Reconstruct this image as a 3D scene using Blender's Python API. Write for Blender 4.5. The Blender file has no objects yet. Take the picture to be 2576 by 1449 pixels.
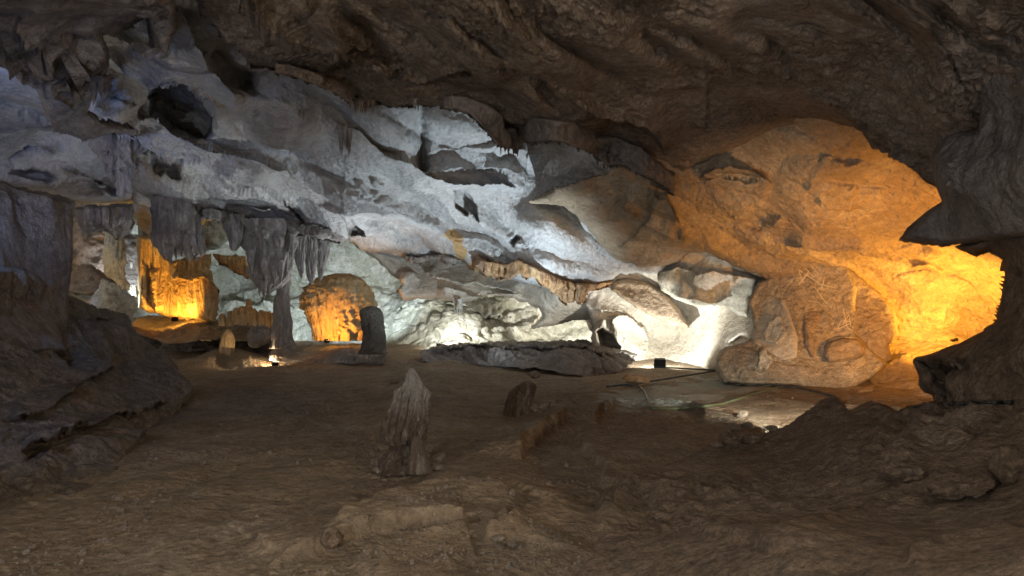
import bpy, math, random
import numpy as np
from mathutils import Vector, Matrix
S = bpy.context.scene
# ------------------------------------------------------------------ camera, world, exposure
EYE, F, CU, HZ = 1.65, 1573.0, 1288.0, 780.0       # eye height; focal length, centre and horizon of the 2576 x 1449 picture
cam = bpy.data.cameras.new('camera'); co = bpy.data.objects.new('camera', cam)
S.collection.objects.link(co); S.camera = co
co.location = (0, 0, EYE); co.rotation_euler = (math.radians(90), 0, 0)
cam.sensor_width = 36; cam.lens = 36 * F / 2576
cam.shift_y = (HZ - 724.5) / 2576
cam.clip_start = 0.05; cam.clip_end = 300
w = bpy.data.worlds.new('World'); S.world = w; w.use_nodes = True
w.node_tree.nodes['Background'].inputs[0].default_value = (1.0, 0.91, 0.80, 1)
w.node_tree.nodes['Background'].inputs[1].default_value = 0.95
S.view_settings.view_transform = 'Standard'; S.view_settings.look = 'None'
S.view_settings.exposure = 0.0; S.view_settings.gamma = 1
S.cycles.max_bounces = 5; S.cycles.diffuse_bounces = 3; S.cycles.glossy_bounces = 2
S.cycles.use_denoising = True; S.cycles.sample_clamp_indirect = 3.0
S.cycles.use_adaptive_sampling = True; S.cycles.adaptive_threshold = 0.02
WHITE, COOL, GREENW = (1.0, .97, .90), (.72, .87, 1.0), (.93, 1.0, .88)
ORANGE, YELLOW, BLUE = (1.0, .50, .10), (1.0, .62, .12), (.22, .42, 1.0)
WARM = (1.0, .74, .45)
rng = np.random.default_rng(7)

def ray(u, v):
    u = np.asarray(u, float); v = np.asarray(v, float)
    return np.stack([(u - CU) / F, np.ones_like(u), (HZ - v) / F], -1)
def P(u, v, d): return np.array([0, 0, EYE]) + ray(u, v) * np.asarray(d, float)[..., None]
def fl(v, z=0): return (EYE - z) * F / (v - HZ)

# ------------------------------------------------------------------ noise
_perm = np.random.default_rng(3).permutation(256).astype(np.int32); _perm = np.concatenate([_perm] * 3)
_g = np.random.default_rng(5).normal(size=(256, 3)); _g /= np.linalg.norm(_g, axis=1)[:, None]; _g = _g.astype(np.float32)
def perlin(p):
    p = np.asarray(p, np.float32); i = np.floor(p).astype(np.int32); f = p - i; i &= 255
    s = f * f * f * (f * (f * 6 - 15) + 10); out = np.zeros(p.shape[:-1], np.float32)
    for a in (0, 1):
        A = _perm[i[..., 0] + a]; wa = s[..., 0] if a else 1 - s[..., 0]
        for b in (0, 1):
            B = _perm[A + i[..., 1] + b]; wb = s[..., 1] if b else 1 - s[..., 1]
            for c in (0, 1):
                g = _g[_perm[B + i[..., 2] + c]]; wc = s[..., 2] if c else 1 - s[..., 2]
                out += wa * wb * wc * (g[..., 0] * (f[..., 0] - a) + g[..., 1] * (f[..., 1] - b) + g[..., 2] * (f[..., 2] - c))
    return out * 1.6
def disp(p, spec):
    """spec: list of (kind, amplitude, wavelength or (x,y,z) wavelengths, seed)"""
    h = np.zeros(p.shape[:-1], np.float32); var = np.clip(.55 + 1.5 * perlin(np.asarray(p) / 1.9 + 5.5), .12, 1.7)
    for kind, amp, wl, seed in spec:
        if kind != 'f' and (wl[0] if isinstance(wl, tuple) else wl) < .6: amp = amp * var
        q = p / np.asarray(wl if isinstance(wl, tuple) else (wl,) * 3, float) + seed * 17.31
        if kind == 'n': h += amp * perlin(q)
        elif kind == 'r': h += amp * (1 - 2 * np.abs(perlin(q)))          # sharp ridges
        elif kind == 'b': h += amp * (2 * np.abs(perlin(q)) - 0.5)        # billows with sharp valleys
        elif kind == 'f':                                                  # regular vertical flutes
            wx = 1.1 * perlin(p / np.array([1.3, 1.3, 2.6]) + seed); h += amp * (2 * np.abs(np.sin(np.pi * (p[..., 0] + .6 * p[..., 1]) / wl[0] + 2.2 * wx)) - 1) * (.75 + .7 * perlin(p / np.array([.5, .5, wl[2]]) + seed * 2))
        elif kind == 't':                                                  # terraces
            t = perlin(q) * 3; h += amp * (np.floor(t) + np.clip((t - np.floor(t)) * 4, 0, 1))
    return h

# ------------------------------------------------------------------ 2D helpers
def seg_dist(U, V, pts):
    """distance, signed side, fraction along an open polyline"""
    best = np.full(U.shape, 1e9); side = np.zeros(U.shape); frac = np.zeros(U.shape)
    pts = np.asarray(pts, float); L = np.r_[0, np.cumsum(np.hypot(*np.diff(pts, axis=0).T))]
    for k in range(len(pts) - 1):
        a, b = pts[k], pts[k + 1]; e = b - a; l2 = max(e @ e, 1e-9)
        t = np.clip(((U - a[0]) * e[0] + (V - a[1]) * e[1]) / l2, 0, 1)
        dx, dy = U - a[0] - t * e[0], V - a[1] - t * e[1]; dd = np.hypot(dx, dy); m = dd < best
        best = np.where(m, dd, best); side = np.where(m, np.sign(e[0] * dy - e[1] * dx), side)
        frac = np.where(m, (L[k] + t * (L[k + 1] - L[k])) / L[-1], frac)
    return best, side, frac
def inside(U, V, pts):
    r = np.zeros(U.shape, bool); n = len(pts)
    for k in range(n):
        (x0, y0), (x1, y1) = pts[k], pts[(k + 1) % n]
        if y0 == y1: continue
        r ^= ((y0 > V) != (y1 > V)) & (U < (x1 - x0) * (V - y0) / (y1 - y0) + x0)
    return r
def tps(C, U, V):
    C = np.asarray(C, float); xy = C[:, :2] / 500; q = 1 / C[:, 2]; n = len(C)
    K = lambda r2: np.where(r2 > 1e-12, .5 * r2 * np.log(np.maximum(r2, 1e-12)), 0)
    D2 = ((xy[:, None] - xy[None]) ** 2).sum(-1)
    A = np.zeros((n + 3, n + 3)); A[:n, :n] = K(D2) + np.eye(n) * 1e-3; A[:n, n] = 1; A[:n, n + 1:] = xy; A[n, :n] = 1; A[n + 1:, :n] = xy.T
    c = np.linalg.solve(A, np.r_[q, 0, 0, 0]); u, v = U / 500, V / 500
    out = c[n] + c[n + 1] * u + c[n + 2] * v
    for k in range(n): out += c[k] * K((u - xy[k, 0]) ** 2 + (v - xy[k, 1]) ** 2)
    return 1 / np.clip(out, 1 / 60, 1 / 1.2)
def ragged(pts, kinds, seed, amp=1.0, drip=10.0):
    """densify an outline; kinds: string per vertex (edge starting there): s smooth, r rough, d hanging drips"""
    R = np.random.default_rng(seed); out = []; n = len(pts); ph = R.uniform(0, 99)
    for k in range(n):
        a, b = np.array(pts[k], float), np.array(pts[(k + 1) % n], float); e = b - a; L = np.hypot(*e)
        kd = kinds[k] if k < len(kinds) else 's'
        if L > 900 or kd == 's' and (min(a[0], b[0]) < -20 or max(a[0], b[0]) > 2600 or max(a[1], b[1]) < -10 or min(a[1], b[1]) > 1460):
            out.append(tuple(a)); continue
        m = max(1, int(L / 2.5)); nrm = np.array([-e[1], e[0]]) / max(L, 1e-6)
        nextspike = R.uniform(2, 6); spk = []
        if kd == 'd':
            x = 0
            while x < L:
                spk.append((x, R.uniform(.15, 1) ** 2.2 * drip, R.uniform(1.2, 3.2))); x += R.uniform(3, 11)
        for j in range(m):
            t = j / m; p = a + e * t; x = t * L
            o = amp * (1.6 * math.sin(p[0] * .11 + p[1] * .13 + ph) + 1.1 * math.sin(p[0] * .31 - p[1] * .27 + ph * 2) + R.normal() * .35)
            if kd == 's': o *= .35
            p = p + nrm * o
            if kd == 'd': p = p + np.array([0, sum(h * max(0, 1 - abs(x - c) / wd) for c, h, wd in spk)])
            out.append(tuple(p))
    return out

# ------------------------------------------------------------------ materials
def rock(name, c1, c2, c3=None, sc=1.0, bump=.5, bs=14.0, rough=.85, stretch=(1, 1, 1), pale=None, top=None, grain=.7):
    m = bpy.data.materials.new(name); m.use_nodes = True; nt = m.node_tree; N = nt.nodes; L = nt.links
    b = N['Principled BSDF']; b.inputs['Roughness'].default_value = rough
    b.inputs['Specular IOR Level'].default_value = .35
    tc = N.new('ShaderNodeTexCoord'); mp = N.new('ShaderNodeMapping'); mp.inputs['Scale'].default_value = stretch
    L.new(tc.outputs['Object'], mp.inputs[0])
    def noise(s, det, r=.6):
        n = N.new('ShaderNodeTexNoise'); n.inputs['Scale'].default_value = s; n.inputs['Detail'].default_value = det; n.inputs['Roughness'].default_value = r
        L.new(mp.outputs[0], n.inputs['Vector']); return n.outputs[0]
    def ramp(f, a, bb):
        r = N.new('ShaderNodeMapRange'); r.inputs[1].default_value = a; r.inputs[2].default_value = bb; L.new(f, r.inputs[0]); return r.outputs[0]
    def mix(f, A, B, mode='MIX'):
        x = N.new('ShaderNodeMix'); x.data_type = 'RGBA'; x.blend_type = mode
        if isinstance(f, float): x.inputs[0].default_value = f
        else: L.new(f, x.inputs[0])
        for i, c in ((6, A), (7, B)):
            if isinstance(c, tuple): x.inputs[i].default_value = (*c, 1)
            else: L.new(c, x.inputs[i])
        return x.outputs[2]
    col = mix(ramp(noise(.55 * sc, 5), .36, .64), c1, c2)
    if c3: col = mix(ramp(noise(1.7 * sc, 6, .7), .5, .68), col, c3)
    g = ramp(noise(9 * sc, 6, .75), .3, .7)
    col = mix(grain, col, mix(g, (.42, .42, .42), (1.45, 1.43, 1.4)), 'MULTIPLY')
    g2 = ramp(noise(38 * sc, 4, .7), .35, .65); col = mix(grain * .7, col, mix(g2, (.5, .5, .5), (1.4, 1.4, 1.4)), 'MULTIPLY')
    if top:
        sx = N.new('ShaderNodeSeparateXYZ'); L.new(tc.outputs['Object'], sx.inputs[0]); az = N.new('ShaderNodeMath'); az.operation = 'MULTIPLY_ADD'
        L.new(noise(4, 4), az.inputs[0]); az.inputs[1].default_value = .5; L.new(sx.outputs[2], az.inputs[2]); col = mix(ramp(az.outputs[0], top[3], top[4]), col, mix(g, tuple(x * .45 for x in top[:3]), tuple(x * 1.1 for x in top[:3])))
    rr = N.new('ShaderNodeMapRange'); rr.inputs[1].default_value = .38; rr.inputs[2].default_value = .62; rr.inputs[3].default_value = rough; rr.inputs[4].default_value = rough - (.12 if 'clay' in name else .3); L.new(noise(1.1, 5, .6), rr.inputs[0]); L.new(rr.outputs[0], b.inputs['Roughness'])
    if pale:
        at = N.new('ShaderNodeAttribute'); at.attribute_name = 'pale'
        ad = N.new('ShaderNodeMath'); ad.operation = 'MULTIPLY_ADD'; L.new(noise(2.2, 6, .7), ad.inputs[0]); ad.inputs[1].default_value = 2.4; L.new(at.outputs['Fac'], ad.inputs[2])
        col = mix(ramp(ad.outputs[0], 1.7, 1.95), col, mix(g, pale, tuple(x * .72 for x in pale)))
    L.new(col, b.inputs['Base Color'])
    vo = N.new('ShaderNodeTexVoronoi'); vo.inputs['Scale'].default_value = bs * .8; L.new(mp.outputs[0], vo.inputs['Vector'])
    h = N.new('ShaderNodeMath'); h.operation = 'MULTIPLY_ADD'; L.new(vo.outputs['Distance'], h.inputs[0]); h.inputs[1].default_value = .35
    L.new(noise(bs, 7, .68), h.inputs[2])
    bu = N.new('ShaderNodeBump'); bu.inputs['Strength'].default_value = min(1, bump * 1.6); bu.inputs['Distance'].default_value = .14
    L.new(h.outputs[0], bu.inputs['Height']); L.new(bu.outputs[0], b.inputs['Normal'])
    return m
def plain(name, c, rough=.5, metal=0, emit=None, es=1):
    m = bpy.data.materials.new(name); m.use_nodes = True; N = m.node_tree.nodes; b = N['Principled BSDF']
    b.inputs['Roughness'].default_value = rough; b.inputs['Metallic'].default_value = metal
    n = N.new('ShaderNodeTexNoise'); n.inputs['Scale'].default_value = 30; r = N.new('ShaderNodeMix'); r.data_type = 'RGBA'
    r.inputs[6].default_value = (*[x * .7 for x in c], 1); r.inputs[7].default_value = (*[min(1, x * 1.2) for x in c], 1)
    m.node_tree.links.new(n.outputs[0], r.inputs[0]); m.node_tree.links.new(r.outputs[2], b.inputs['Base Color'])
    if emit: b.inputs['Emission Color'].default_value = (*emit, 1); b.inputs['Emission Strength'].default_value = es
    return m
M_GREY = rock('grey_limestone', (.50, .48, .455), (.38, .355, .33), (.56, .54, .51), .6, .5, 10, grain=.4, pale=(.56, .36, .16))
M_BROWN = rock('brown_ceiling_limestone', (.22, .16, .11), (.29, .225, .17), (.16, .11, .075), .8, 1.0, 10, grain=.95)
M_TAN = rock('tan_limestone', (.40, .30, .19), (.30, .22, .15), (.46, .37, .26), .7, .6, 9, grain=.55)
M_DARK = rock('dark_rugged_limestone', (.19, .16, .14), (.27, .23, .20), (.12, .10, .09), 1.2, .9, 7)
M_WHITE = rock('pale_calcite_wall', (.55, .53, .44), (.45, .40, .30), (.62, .60, .54), .8, .4, 7)
M_BACK = rock('mossy_pale_limestone', (.36, .35, .28), (.20, .19, .14), (.50, .49, .44), .7, .6, 6)
M_ORANGE = rock('orange_dripstone', (.46, .25, .10), (.26, .17, .11), (.55, .36, .18), 1.6, .8, 9, stretch=(1, 1, .4))  # orange base with brown mottling, drawn out vertically
M_CREAM = rock('smooth_cream_limestone', (.52, .46, .37), (.40, .34, .26), (.58, .54, .46), .6, .4, 8, grain=.4)
M_PIL = rock('dark_weathered_dripstone', (.13, .11, .085), (.09, .075, .06), (.18, .15, .12), 2, .7, 10)
M_MID = rock('grey_tan_limestone', (.44, .36, .26), (.34, .27, .19), (.50, .43, .33), .7, .6, 9, grain=.8)
M_FLOW = rock('orange_flowstone', (.50, .34, .17), (.40, .25, .11), (.58, .46, .28), 1.5, .7, 10, stretch=(1, 1, .3))
M_STAL = rock('grey_dripstone', (.27, .24, .21), (.19, .16, .14), (.40, .36, .31), 2.0, .8, 8, stretch=(1, 1, .3))
M_CLAY = rock('brown_clay_floor', (.36, .265, .165), (.26, .18, .11), (.42, .33, .23), .45, .7, 15, grain=.7, pale=(.50, .50, .42))
M_BANK = rock('dark_clay_bank', (.27, .19, .12), (.20, .135, .088), (.31, .225, .15), .9, .9, 13, grain=1.0)
M_LEFT = rock('reddish_grey_bank', (.23, .185, .14), (.15, .12, .09), (.24, .16, .11), .8, .9, 13, grain=1.0)
M_MAIN = rock('stalagmite_stone', (.17, .12, .085), (.11, .075, .05), (.30, .25, .20), 3.0, .9, 22, stretch=(1, 1, .35), top=(.42, .38, .33, .80, 1.1))
M_STONE = rock('loose_stone', (.36, .29, .22), (.28, .20, .14), (.44, .38, .30), 4, .6, 20)
M_BLACK = plain('black_painted_steel', (.02, .02, .022), .5, .2)
M_SCR = plain('scratched_chalky_stone', (.6, .52, .40), .9)
M_CABLE = plain('black_rubber', (.025, .025, .022), .6)
M_HOSE = plain('dull_green_hose', (.11, .12, .06), .5)
M_GLASSW = plain('lamp_glass_white', (.8, .8, .8), .3, 0, (1, .93, .8), 30)
M_GLASSO = plain('lamp_glass_warm', (.8, .6, .3), .3, 0, (1, .72, .35), 30)

# ------------------------------------------------------------------ object helpers
def link(o): S.collection.objects.link(o); return o
def tag(o, label, cat=None, group=None, kind=None):
    if label: o['label'] = label
    if cat: o['category'] = cat
    if group: o['group'] = group
    if kind: o['kind'] = kind
    return o
def mesh_obj(name, verts, faces, mat, parent=None, origin=None, smooth=True, attr=None):
    verts = np.asarray(verts, float); o0 = np.zeros(3) if origin is None else np.asarray(origin, float)
    me = bpy.data.meshes.new(name); v = (verts - o0).astype(np.float32)
    if isinstance(faces, np.ndarray):
        n, k = faces.shape; me.vertices.add(len(v)); me.vertices.foreach_set('co', v.ravel())
        me.loops.add(n * k); me.loops.foreach_set('vertex_index', faces.astype(np.int32).ravel())
        me.polygons.add(n); me.polygons.foreach_set('loop_start', np.arange(0, n * k, k, dtype=np.int32))
        me.update(calc_edges=True); me.validate()
    else: me.from_pydata(v.tolist(), [], faces); me.update()
    me.polygons.foreach_set('use_smooth', [smooth] * len(me.polygons)); me.materials.append(mat)
    if attr is not None:
        a = me.attributes.new('pale', 'FLOAT', 'POINT'); a.data.foreach_set('value', attr.astype(np.float32))
    o = link(bpy.data.objects.new(name, me)); o.location = o0
    if parent: o.parent = parent; o.location = o0 - np.array(parent.location)
    return o
def empty(name, loc, label=None, cat=None, group=None):
    o = link(bpy.data.objects.new(name, None)); o.location = loc; o.empty_display_size = .2
    return tag(o, label, cat, group)

def axis(lo, hi, step, f0, f1):
    out = []; x = lo
    while x < hi:
        out.append(x); x += step if f0 - 8 <= x <= f1 + 8 else step * 5
    return np.array(out + [hi])
def smoothstep(x): x = np.clip(x, 0, 1); return x * x * (3 - 2 * x)
SURF = {}
def on(name, u, v):
    """depth at which a named surface meets the sight line (u, v)"""
    a, b, d = SURF[name]; k = np.argmin((a - u) ** 2 + (b - v) ** 2); return float(d.ravel()[k])
def sheet(name, outline, ctrl, mat, kinds='', step=3.0, feats=(), roll=(22, .6), thick=2.0, noise=(), drip=10., amp=1., patches=(), seed=1, warp=1.0, **tg):
    """a mass of rock: a surface spanned between surveyed points (u, v, depth), carved by features, roughened, with rounded rims and sides that run back"""
    poly = ragged(outline, kinds, seed, amp, drip); pa = np.array(poly)
    us = axis(pa[:, 0].min() - step, pa[:, 0].max() + step, step, 0, 2576); vs = axis(pa[:, 1].min() - step, pa[:, 1].max() + step, step, 0, 1449)
    U, V = np.meshgrid(us, vs); m = inside(U, V, poly)
    d0 = tps(ctrl, U, V); d = d0.copy(); hn = np.zeros(U.shape); U0, V0 = U, V
    w3 = np.stack([U, V, 0 * U + seed * 7.7], -1); W = lambda o: 7 * perlin(w3 / 55 + o) + 3 * perlin(w3 / 19 + o) + 1.5 * perlin(w3 / 8 + o)
    if feats: U, V = U + warp * W(.3), V + warp * W(9.1)
    WX, WY = (U0 - CU) * d0 / F, d0
    def wpts(pts):
        q = np.array(pts, float); dq = tps(ctrl, q[:, 0], q[:, 1]); return np.stack([(q[:, 0] - CU) * dq / F, dq], 1)
    w4 = np.stack([WX, WY, 0 * WX + seed], -1); WX, WY = WX + .14 * perlin(w4 / .7) + .05 * perlin(w4 / .2), WY + .14 * perlin(w4 / .7 + 9) + .05 * perlin(w4 / .2 + 9)
    for f in feats:
        k = f[0]
        if k in ('ledge', 'nledge'):                      # surface stands nearer on one side of a line and falls back with distance
            _, pts, a, wd = f[:4]; side = f[4] if len(f) > 4 else 1
            if k == 'nledge': s, sd, t = seg_dist(WX, WY, wpts(pts)); side = -side; s = s * 125
            else: s, sd, t = seg_dist(U, V, pts)
            tp = smoothstep(t / .12) * smoothstep((1 - t) / .12)
            x = np.where(sd * side > 0, np.exp(-s / wd) * (smoothstep(s / 9) if k == 'nledge' else 1), 0.0) * tp * a
            if k == 'ledge': d -= x
            else: hn += x
        elif k in ('ridge', 'nridge'):
            _, pts, a, wd = f[:4]; s, sd, t = seg_dist(WX, WY, wpts(pts)) if k == 'nridge' else seg_dist(U, V, pts); s = s * (125 if k == 'nridge' else 1); x = a * np.exp(-(s / wd) ** 2) * smoothstep(t / .1) * smoothstep((1 - t) / .1)
            if k == 'ridge': d -= x
            else: hn += x
        elif k == 'folds':                                # long rounded folds with creases, running at an angle
            _, ang, lu, lv, a, sd_ = f; c, s_ = math.cos(math.radians(ang)), math.sin(math.radians(ang))
            x, y = U * c + V * s_, -U * s_ + V * c; d -= a * (1.6 * np.abs(perlin(np.stack([x / lu, y / lv, 0 * x + sd_], -1))) - .4)
        elif k == 'ppit':
            _, pts, a, soft = f; d += a * smoothstep(.5 + np.where(inside(U, V, pts), 1, -1) * seg_dist(U, V, list(pts) + [pts[0]])[0] / (2 * soft))
        elif k in ('pit', 'npit'):
            _, cu, cv, ru, rv, rot, a = f[:7]; c, s_ = math.cos(math.radians(rot)), math.sin(math.radians(rot))
            x, y = U - cu, V - cv; xx, yy = (x * c + y * s_) / ru, (-x * s_ + y * c) / rv
            r = np.hypot(xx, yy) * (1 + .10 * np.sin(3 * np.arctan2(yy, xx) + cu) + .06 * np.sin(7 * np.arctan2(yy, xx) + cv))
            sharp = f[7] if len(f) > 7 else .35
            x = a * smoothstep((1 - r) / sharp)
            if k == 'pit': d += x
            else: hn -= x
    s = np.full(U.shape, 1e9); U, V = U0, V0; edge = 1.0
    if roll:
        s = seg_dist(U, V, outline + [outline[0]])[0]; edge = .25 + .75 * smoothstep(s / 22); wd, T = roll; x = np.clip(1 - s / wd, 0, 1); d += T * (1 - np.sqrt(np.clip(1 - x * x, 0, 1)))
    B = P(U, V, d0); gu = np.gradient(B, axis=1); gv = np.gradient(B, axis=0); n = np.cross(gu, gv); n /= np.linalg.norm(n, axis=-1)[..., None] + 1e-12
    n *= -np.sign((n * ray(U, V)).sum(-1))[..., None]
    Q = P(U, V, d)
    Q = Q + n * (disp(Q, noise) * edge + hn)[..., None]
    SURF[name] = (CU + F * Q[..., 0] / Q[..., 1], HZ - F * (Q[..., 2] - EYE) / Q[..., 1], Q[..., 1])
    cell = m[:-1, :-1] & m[1:, :-1] & m[:-1, 1:] & m[1:, 1:]
    used = np.zeros(U.shape, bool)
    for a in (0, 1):
        for b in (0, 1): used[a:U.shape[0] - 1 + a, b:U.shape[1] - 1 + b] |= cell
    idx = -np.ones(U.shape, int); idx[used] = np.arange(used.sum()); verts = Q[used]
    J, I = np.nonzero(cell); faces = np.stack([idx[J, I], idx[J + 1, I], idx[J + 1, I + 1], idx[J, I + 1]], 1)
    # sides: every boundary edge runs back along the line of sight by `thick`
    E = np.concatenate([faces[:, [0, 1]], faces[:, [1, 2]], faces[:, [2, 3]], faces[:, [3, 0]]]); key = np.sort(E, 1); code = key[:, 0].astype(np.int64) * (len(verts) + 1) + key[:, 1]
    _, first, cnt = np.unique(code, return_index=True, return_counts=True); be = E[first[cnt == 1]]
    bv = np.unique(be); back = -np.ones(len(verts), int); back[bv] = len(verts) + np.arange(len(bv))
    dirs = verts[bv] - np.array([0, 0, EYE]); bl = verts[bv] + dirs / np.linalg.norm(dirs, axis=1)[:, None] * thick
    bl = bl + (bl.mean(0) - bl) * .04
    sf = np.stack([be[:, 1], be[:, 0], back[be[:, 0]], back[be[:, 1]]], 1)
    pale = np.zeros(U.shape)
    for pp, soft in patches:
        ss = seg_dist(U, V, pp + [pp[0]])[0]; pale = np.maximum(pale, smoothstep(.5 + np.where(inside(U, V, pp), 1, -1) * ss / (2 * soft)))
    at = np.r_[pale[used], pale[used][bv]] if patches else None
    o = mesh_obj(name, np.concatenate([verts, bl]), np.concatenate([faces, sf]), mat, attr=at)
    if tg: tag(o, **tg)
    return o

def body(name, prof, d, mat, parent=None, flat=.8, nz=None, na=96, flutes=(), noise=(), label=None, cat=None, group=None, cap='', lean=0.0):
    """a free-standing or hanging formation: rows (v, left u, right u) at depth d, elliptical rings with flutes; closed ends"""
    pr = np.array(prof, float); nz = nz or max(24, int((pr[-1, 0] - pr[0, 0]) / 2.2)); nz = min(nz, 220)
    v = np.linspace(pr[0, 0], pr[-1, 0], nz); uL = np.interp(v, pr[:, 0], pr[:, 1]); uR = np.interp(v, pr[:, 0], pr[:, 2])
    k = 5; ker = np.ones(k) / k; sm = lambda a: np.convolve(np.pad(a, k // 2, 'edge'), ker, 'valid'); uL, uR = sm(uL), sm(uR)
    c = (uL + uR) / 2; r = (uR - uL) / 2; t = np.linspace(0, 1, nz)
    if 'b' in cap: r = r * np.sqrt(np.clip(1 - np.clip((t - .86) / .14, 0, .995) ** 2, 0, 1))
    if 't' in cap: r = r * np.sqrt(np.clip(1 - np.clip((.12 - t) / .12, 0, .995) ** 2, 0, 1))
    th = np.linspace(0, 2 * np.pi, na, endpoint=False); T, C = np.meshgrid(th, np.arange(nz)); dd = d + lean * (t - .5)
    Rm = (r * dd / F)[C]; ctr = P(c, v, dd)[C]
    dirv = np.stack([np.cos(T), np.sin(T) * flat, 0 * T], -1)
    mod = 1.0; z = ctr[..., 2]
    for n_, a_, sd in flutes:
        ph = 1.2 * perlin(np.stack([T * .6, z * 1.3, 0 * T + sd], -1)); mod = mod + a_ * (2 * np.abs(np.sin(T * n_ / 2 + ph * 2 + sd)) - 1) * (.6 + .8 * perlin(np.stack([np.cos(T) * 2, z * 2, 0 * T + sd * 3], -1)))
    Q = ctr + dirv * (Rm * mod)[..., None]
    nn = dirv / np.linalg.norm(dirv, axis=-1)[..., None]
    h = disp(Q, noise) if noise else 0
    Q = Q + nn * (np.asarray(h) * np.clip(Rm / max(Rm.max(), 1e-6) * 3, .2, 1))[..., None] if noise else Q
    verts = Q.reshape(-1, 3); a = np.arange(nz - 1)[:, None] * na; b = np.arange(na)[None]; b2 = (b + 1) % na
    faces = np.stack([a + b, a + b2, a + na + b2, a + na + b], -1).reshape(-1, 4)
    top, bot = Q[0].mean(0), Q[-1].mean(0); nv = len(verts); verts = np.concatenate([verts, [top, bot]])
    fl_ = faces.tolist() + [(nv, (j + 1) % na, j) for j in range(na)] + [(nv + 1, (nz - 1) * na + j, (nz - 1) * na + (j + 1) % na) for j in range(na)]
    base = P(np.array(c[-1]), np.array(v[-1]), np.array(float(dd[-1] if np.ndim(dd) else d)))
    o = mesh_obj(name, verts, fl_, mat, parent, origin=base)
    if label or cat: tag(o, label, cat, group)
    return o

def blob(name, u, v, d, ru, rv, mat, seed=0, rd=None, parent=None, label=None, cat=None, group=None, rough=.18, n=(28, 18), rot=0, wl=None):
    """a loose stone: an ellipsoid cut by planes and roughened; (u, v) is its centre"""
    R = np.random.default_rng(seed + 100); rx, rz = ru * d / F, rv * d / F; ry = rd if rd else rx * .8
    na, nb = n; th = np.linspace(0, 2 * np.pi, na, endpoint=False); ph = np.linspace(0, np.pi, nb); T, H = np.meshgrid(th, ph)
    D = np.stack([np.cos(T) * np.sin(H), np.sin(T) * np.sin(H), np.cos(H)], -1); r = np.ones(T.shape)
    for _ in range(9):
        nrm = R.normal(size=3); nrm /= np.linalg.norm(nrm); x = D @ nrm; cut = R.uniform(.62, .9); r = np.where(x > .1, np.minimum(r, cut / np.maximum(x, .1)), r)
    r = r * (1 + rough * perlin(D * 2.2 + seed * 3.3) + rough * .5 * perlin(D * 5.5 + seed))
    V_ = D * r[..., None] * np.array([rx, ry, rz]); c, s = math.cos(math.radians(rot)), math.sin(math.radians(rot))
    V_ = np.stack([V_[..., 0] * c - V_[..., 2] * s, V_[..., 1], V_[..., 0] * s + V_[..., 2] * c], -1)
    pos = P(np.array(float(u)), np.array(float(v)), np.array(float(d))); base = pos - np.array([0, 0, rz * .8]); verts = V_.reshape(-1, 3) + pos
    a = np.arange(nb - 1)[:, None] * na; b = np.arange(na)[None]; b2 = (b + 1) % na
    faces = np.stack([a + b, a + na + b, a + na + b2, a + b2], -1).reshape(-1, 4)
    o = mesh_obj(name, verts, faces.tolist(), mat, parent, origin=base)
    if label or cat: tag(o, label, cat, group)
    return o

def drips(name, pts, d, label, mat, n=12, ln=(6, 24), wd=(2.0, 4.5), seed=0, group=None, cat='stalactite fringe', dd=.3, tail=1.0):
    """a row of hanging stalactites along a line of (u, v) points; each a mesh of its own"""
    R = np.random.default_rng(seed + 500); pa = np.array(pts, float); L = np.r_[0, np.cumsum(np.hypot(*np.diff(pa, axis=0).T))]; L /= L[-1]
    dv = np.array(d if isinstance(d, (list, tuple)) else [d, d], float); mid = pa.mean(0)
    root = empty(name, P(mid[0], mid[1], np.array(float(dv.mean()))), label, cat, group)
    for k in range(n):
        t = np.clip((k + R.uniform(.1, .9)) / n, 0, 1); u = np.interp(t, L, pa[:, 0]); v = np.interp(t, L, pa[:, 1]); D = np.interp(t, np.linspace(0, 1, len(dv)), dv) + R.uniform(-dd, dd)
        l = R.uniform(.1, 1) ** 1.8 * (ln[1] - ln[0]) + ln[0]; r = R.uniform(*wd) * (0.6 + .5 * l / ln[1]); na, nz = 12, 14; t_ = np.linspace(0, 1, nz)
        T, H = np.meshgrid(np.linspace(0, 2 * np.pi, na, endpoint=False), t_)
        rr = r * (1 - H) ** .8 * (1 + .25 * perlin(np.stack([np.cos(T) * 1.2 + k, np.sin(T) * 1.2, H * 3 + seed], -1))) * (1 + .8 * np.exp(-H * 9)); rr = np.maximum(rr, .25)
        ctr = P(u + R.uniform(-2, 2) * H, v - 5 + (l + 5) * H, D + 0 * H); q = ctr + np.stack([np.cos(T), np.sin(T), 0 * T], -1) * (rr * D / F)[..., None]
        a = np.arange(nz - 1)[:, None] * na; b = np.arange(na)[None]; b2 = (b + 1) % na
        faces = np.stack([a + b, a + b2, a + na + b2, a + na + b], -1).reshape(-1, 4).tolist() + [list(range(na)), list(range(nz * na - 1, nz * na - na - 1, -1))]
        mesh_obj('stalactite', q.reshape(-1, 3), faces, mat, root, origin=ctr[0, 0])
    return root

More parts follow.
